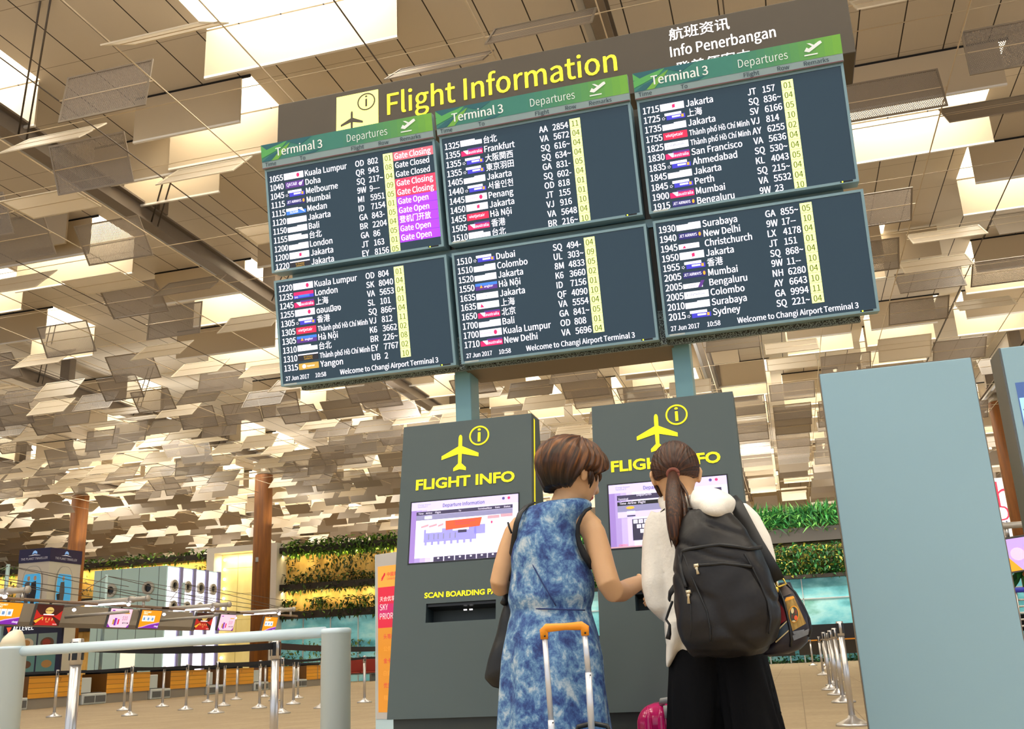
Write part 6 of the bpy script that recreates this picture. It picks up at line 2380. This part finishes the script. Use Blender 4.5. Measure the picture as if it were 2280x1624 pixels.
# food poster wall under the tower
t = thing('food_poster', 'dark food court poster with dish pictures behind the near stanchion', 'poster', (-27, 27.6, 1.5))
pl = Plane((-26.6, 27.4, 0), (1, 0, 0), (0, 0, 1))
m_pn = mat('poster_navy', (30, 24, 60), .5)
b = MB(); b.slab(pl, -.2, 4.0, 0, 2.62, -.1, 0, m_pn); b.build('panel', t)
b = MB()
b.text(pl, 'LEVEL 3', .9, 2.38, .2, m_white, .003, 'L', .02)
b.text(pl, 'At LEVEL', 2.1, 2.38, .2, m_white, .003, 'L', .02)
b.poly(pl, [(1.85, 2.5), (1.95, 2.3), (2.05, 2.5)], .003, m_kor)
dish = [mat('dish_%d' % k, c, .6) for k, c in enumerate(((206, 150, 80), (180, 70, 40), (120, 150, 70), (230, 210, 180), (120, 80, 50)))]
for k in range(5):
    u = .0 + k * .78
    b.rect(pl, u, u + .72, 1.72, 2.25, .003, mat('poster_tile', (150, 170, 160), .5))
    b.disc(pl, u + .36, 1.95, .26, .17, .004, dish[k % 5], 18)
    b.disc(pl, u + .33, 1.97, .16, .1, .005, dish[(k + 2) % 5], 14)
    b.rect(pl, u, u + .72, 1.0, 1.6, .003, mat('poster_tile_green', (110, 160, 150), .5))
    b.disc(pl, u + .4, 1.3, .2, .12, .004, dish[(k + 1) % 5], 14)
b.build('pictures', t)

# ------------------------------------------------ stone garden wall, left
WY = 53.0
m_stone = ramp_mat('stone_slits', (1.2, 1, .5), [(.3, (206, 160, 80)), (.55, (232, 192, 110)), (.75, (244, 212, 140))], .8, nscale=2.2, bump=.4)
m_stdk = mat('ledge_dark', (44, 38, 30), .7)
m_glassT = ramp_mat('teal_glass', (.35, .35, .7), [(.3, (70, 150, 160)), (.48, (126, 206, 214)), (.6, (170, 226, 226)), (.75, (96, 170, 150))], .15, nscale=1.6, detail=8, emit=.18)
b = MB()
b.box(-60, -20.5, WY, WY + .4, 0, 7.3, m_stone)
structure(b.build('wall_garden_left'))
t = thing('planter_ledges', 'dark planter ledges running along the golden stone wall', 'ledge', (-40, WY - .3, 5))
for z0, z1, d in ((7.28, 7.6, .9), (5.15, 5.5, .8), (3.55, 3.95, .7)):
    b = MB(); b.box(-60, -33, WY - d, WY, z0, z1, m_stdk); b.box(-28.5, -20.5, WY - d, WY, z0, z1, m_stdk); b.build('ledge', t)
o = MB(); o.box(-28.6, -20.5, WY - .45, WY - .4, 0, 3.55, m_glassT)
for x in (-27, -25.3, -23.6, -21.9):
    o.box(x - .03, x + .03, WY - .5, WY - .45, 0, 3.55, m_conv)
structure(o.build('window_1'))

# warm wall washers under the ledges (lamps of the place)
for x0, x1, z in ((-52, -33.5, 7.2), (-28.5, -20.6, 7.2), (-28.5, -20.6, 5.1), (-52, -33.5, 5.1)):
    area_light('wall_wash_light', ((x0 + x1) / 2, WY - .5, z), x1 - x0, .1, 13 * (x1 - x0), (1, .78, .36), (R(25), 0, 0))


def foliage(name, x0, x1, y0, y1, z0, z1, n, cols, size, label, droop=0., seed=1, clump=0, wid=.22):
    rnd = random.Random(seed)
    b = MB()
    ms = [mat('leaf_%d_%d_%d' % c, c, .55) for c in cols]
    cl = [(rnd.uniform(x0, x1), rnd.uniform(z0, z1)) for _ in range(clump)]
    for _ in range(n):
        x, y, z = rnd.uniform(x0, x1), rnd.uniform(y0, y1), z0 + (z1 - z0) * rnd.random() ** (1.4 if droop >= 0 else .7)
        if clump and rnd.random() < .85:
            cx, cz = rnd.choice(cl)
            x, z = cx + rnd.gauss(0, .35), cz + rnd.gauss(0, .3)
            x = min(max(x, x0), x1); z = min(max(z, z0), z1)
        s = size * rnd.uniform(.6, 1.4)
        q = Matrix.Rotation(rnd.uniform(0, 2 * PI), 4, 'Z') @ Matrix.Rotation(rnd.uniform(-1.2, .9) - droop, 4, 'X') @ Matrix.Rotation(rnd.uniform(-.6, .6), 4, 'Y')
        vs = [q @ Vector(p) for p in ((0, 0, 0), (wid * s, .45 * s, .06 * s), (0, s, -.1 * s), (-wid * s, .45 * s, .06 * s))]
        b.add([Vector((x, y, z)) + v for v in vs], [(0, 1, 2, 3)], ms[rnd.randrange(len(ms))])
    o = b.build(name)
    tag(o, label, 'plants', kind='stuff')
    return o


GR = [(58, 96, 24), (84, 130, 30), (120, 160, 40), (40, 70, 20)]
foliage('ledge_plants', -60, -33.2, WY - 1.0, WY - .1, 7.35, 7.9, 1700, GR, .3, 'green plants trailing along the top ledge behind the porthole block', .2, 1)
foliage('ledge_plants', -28.2, -20.5, WY - 1.1, WY - .1, 7.2, 8.0, 1600, GR, .3, 'bright green plants on the top ledge beside the stone portal', .2, 2)
foliage('wall_vines', -28.2, -20.5, WY - .35, WY - .05, 5.4, 7.2, 800, [(40, 56, 16), (64, 84, 20), (30, 40, 14)], .24, 'dark vines climbing the upper golden stone band', .6, 3, 26)
foliage('ledge_plants', -28.2, -20.5, WY - .9, WY - .1, 5.1, 6.0, 950, [(44, 62, 18), (70, 96, 22), (30, 44, 14)], .27, 'dark green plants on the middle ledge of the golden wall', .3, 4)
foliage('ledge_plants', -28.2, -20.5, WY - .8, WY - .1, 3.6, 4.6, 1200, [(44, 72, 18), (80, 116, 26), (30, 50, 14)], .27, 'green plants on the lowest ledge above the teal glass', .3, 5, 18)
foliage('wall_vines', -60, -33.2, WY - .4, WY - .05, 3.8, 7.0, 2400, [(40, 56, 16), (64, 84, 20), (90, 116, 26)], .26, 'dark vines on the golden wall behind the advertising tower', .6, 6, 40)
foliage('reflected_plants', -28.2, -21, WY - .55, WY - .5, .6, 2.2, 900, [(60, 90, 24), (110, 140, 50), (150, 160, 60)], .22, 'low plants standing before the teal glass', .2, 7, 14)

# stone portal
m_pf = mat('portal_frame', (216, 212, 206), .4, var=.03)
m_ps = ramp_mat('portal_stone', (.6, .6, .3), [(.3, (226, 206, 130)), (.6, (242, 226, 160)), (.8, (250, 238, 186))], .7, nscale=1.5, emit=.12)
t = thing('stone_portal', 'white framed stone portal with a row of bulbs behind a copper column', 'portal', (-30.6, WY - 1, 0))
b = MB(); b.box(-33.0, -32.5, WY - 1.2, WY, 0, 7.9, m_pf); b.box(-28.85, -28.4, WY - 1.2, WY, 0, 7.9, m_pf); b.box(-32.5, -28.85, WY - 1.2, WY, 7.55, 7.9, m_pf); b.build('frame', t)
b = MB(); b.box(-32.5, -28.85, WY - .35, WY - .01, 0, 7.55, m_ps); b.build('stone', t)
b = MB()
for x in (-31.4, -30.2):
    b.box(x - .01, x + .01, WY - .36, WY - .35, 0, 7.5, mat('stone_joint', (190, 170, 100), .6))
for k in range(5):
    b.box(-32.5, -28.85, WY - .36, WY - .35, 1.5 * k + .7, 1.5 * k + .715, mat('stone_joint', (190, 170, 100), .6))
b.build('joint', t)
m_bulb = mat('bulb', (255, 252, 230), .4, emit=6.)
for k in range(11):
    b = MB(); b.ball((-32.2, WY - .5, 7.2 - .56 * k), .085, .085, .085, m_bulb, 10, 6); b.build('bulb', t)
for _x0, _x1, _z in ((-13, 13, 6.3), (-13, 13, 8.2)):  # added fill lights that brighten the right planted wall, no fixtures there
    area_light('wall_wash_light', ((_x0 + _x1) / 2, WY - 2.6, _z), _x1 - _x0, .3, 640, (1, .96, .86), (R(70), 0, 0))
area_light('portal_lamp', (-30.6, WY - .8, 7.4), 3.2, .2, 90, (1, .86, .5), (R(15), 0, 0))

# ------------------------------------------------ green wall, right
b = MB()
b.box(-16, 16, WY, WY + .4, 0, 7.1, ramp_mat('wall_right_stone', (1, 1, .6), [(.3, (140, 116, 84)), (.6, (176, 152, 112)), (.8, (196, 172, 128))], .8, nscale=2))
structure(b.build('wall_garden_right'))
t = thing('planter_ledges', 'dark planter bands across the green planted wall beside the blue panel', 'ledge', (0, WY - .3, 5))
b = MB(); b.box(-16, 16, WY - .7, WY, 5.85, 6.55, m_stdk); b.build('ledge', t)
b = MB(); b.box(-16, 16, WY - .9, WY, 4.02, 4.2, m_stdk); b.build('ledge', t)
b = MB(); b.box(-16, 16, WY - 1.2, WY - .5, 1.0, 1.75, m_blk); b.build('ledge', t)
o = MB(); o.box(-16, 16, WY - .55, WY - .5, .1, 4.02, m_glassT)
for k in range(12):
    o.box(-15 + 2.6 * k, -14.96 + 2.6 * k, WY - .6, WY - .55, .1, 4.02, m_conv)
o.box(-16, 16, WY - .6, WY - .55, 3.0, 3.05, m_conv)
structure(o.build('window_2'))
G2 = [(36, 104, 48), (56, 130, 58), (28, 78, 38), (92, 146, 66)]
foliage('fern_band', -13, 9.2, WY - 1.0, WY - .05, 6.6, 7.3, 12000, G2, .6, 'tall bright ferns along the top of the green planted wall', -.5, 8, 0, .07)
foliage('shrub_band', -13, 9.2, WY - .7, WY - .05, 6.4, 7.2, 3200, [(70, 100, 40), (120, 110, 60), (40, 70, 30)], .3, 'dark shrubs just under the ferns on the planted wall', .2, 9)
foliage('hedge_band', -13, 9.2, WY - .9, WY - .05, 4.2, 5.75, 14000, [(34, 100, 48), (52, 124, 54), (142, 138, 48), (28, 76, 38)], .24, 'thick green hedge on the planted wall above the teal glass', .2, 10)
for k in range(6):
    x = -4 + 1.6 * k
    t = thing('planter_box', 'dark planter box with yellow rim at the foot of the planted wall', 'planter', (x, WY - 1.9, 0), 'planter boxes')
    b = MB(); b.box(x - .7, x + .7, WY - 2.2, WY - 1.6, .35, .98, m_stdk); b.build('trough', t)
    b = MB(); b.box(x - .72, x + .72, WY - 2.22, WY - 1.58, .98, 1.04, mat('planter_rim', (226, 150, 30), .5)); b.build('rim', t)
    b = MB(); b.box(x - .5, x - .44, WY - 2, WY - 1.9, 0, .35, m_conv); b.box(x + .44, x + .5, WY - 2, WY - 1.9, 0, .35, m_conv); b.build('foot', t)
foliage('low_plants', -13, 13, WY - 1.5, WY - 1.1, .05, .4, 1800, G2, .2, 'low plants in front of the glass behind the planter boxes', .2, 12)

# ------------------------------------------------ beyond the blue panel
t = thing('banner', 'white hanging banner with big red letters beside the copper column', 'banner', (10.2, 52, 6))
pl = Plane((9.7, 52, 0), (1, 0, 0), (0, 0, 1))
b = MB(); b.slab(pl, 0, 3.2, 5.3, 8.2, -.05, 0, mat('banner_white', (226, 222, 220), .6)); b.build('cloth', t)
b = MB()
u, v = pl.at(2222, 1128); b.text(pl, 'h', u, v, 1.5, mat('banner_red', (206, 20, 60), .5), .004, 'L', .0)
u, v = pl.at(2226, 1160); b.text(pl, 'D', u, v, .95, mat('banner_red', (206, 20, 60), .5), .004, 'L', .0)
u, v = pl.at(2231, 1172); b.text(pl, 'at L', u, v, .36, mat('banner_navy', (40, 44, 90), .5), .004, 'L', .01)
b.build('lettering', t)
t = thing('advert_monitor', 'small purple advert screen on an arm under the white banner', 'monitor', (4.0, 20, 2.6))
p0 = atY(2250, 1222, 20)
b = MB()
pl = Plane((p0.x - .12, 20, p0.z - .42), (.9, .3, .1), (-.2, -.25, 1))
b.slab(pl, -.03, .95, -.03, .62, -.08, 0, m_convd); b.build('case', t)
b = MB(); b.rect(pl, 0, .92, 0, .59, .003, m_vio2); b.poly(pl, [(0, 0), (.3, 0), (0, .4)], .005, m_lora); b.disc(pl, .3, .3, .14, .12, .005, m_adpink, 14); b.build('screen', t)
b = MB(); b.tube([(p0.x - .1, 20, p0.z + .42), (p0.x + 1.2, 20.3, p0.z + .45)], .06, m_tube, 12); b.tube([(p0.x, 20.05, p0.z + .42), (p0.x, 20.05, p0.z + .2)], .04, m_chrome, 10); b.build('arm', t)
t = thing('baggage_cart', 'steel baggage cart with a blue handle at the edge of the frame', 'cart', (3.1, 14.2, 0))
pa = atY(2256, 1315, 14)
b = MB(); b.tube([(pa.x, 14, pa.z), (pa.x + .75, 14, pa.z)], .032, mat('cart_blue', (50, 60, 190), .4), 12); b.build('handle', t)
b = MB()
for dz in (.12, .2, .28, .36, .44):
    b.tube([(pa.x + .03, 14 + dz * .4, pa.z - dz), (pa.x + .72, 14 + dz * .4, pa.z - dz)], .012, m_chrome, 8)
for dx in (.03, .25, .5, .72):
    b.tube([(pa.x + dx, 14, pa.z), (pa.x + dx, 14.25, .16)], .012, m_chrome, 8)
b.box(pa.x, pa.x + .75, 14.0, 15.0, .14, .18, m_chrome)
b.build('basket', t)
b = MB()
for dx in (.05, .68):
    for dy in (.1, .85):
        b.lathe((pa.x + dx, 14 + dy, .07), [(.07, -.02), (.07, .02)], m_blk, 14, axis=(1, 0, 0))
b.build('wheel', t)
foliage('potted_palm', 5.4, 7.2, 29.5, 30.2, 2.35, 3.2, 240, G2, .5, 'green plant leaves showing past the edge of the blue panel', -.3, 14)
b = MB(); b.lathe((6.3, 29.9, 0), [(.3, 0), (.36, .8), (.32, .8)], m_stdk, 16); b.tube([(6.3, 29.9, .8), (6.3, 29.9, 2.3)], .05, m_col, 8)
tag(b.build('palm_pot'), 'dark pot of the plant past the blue panel', 'plant pot')
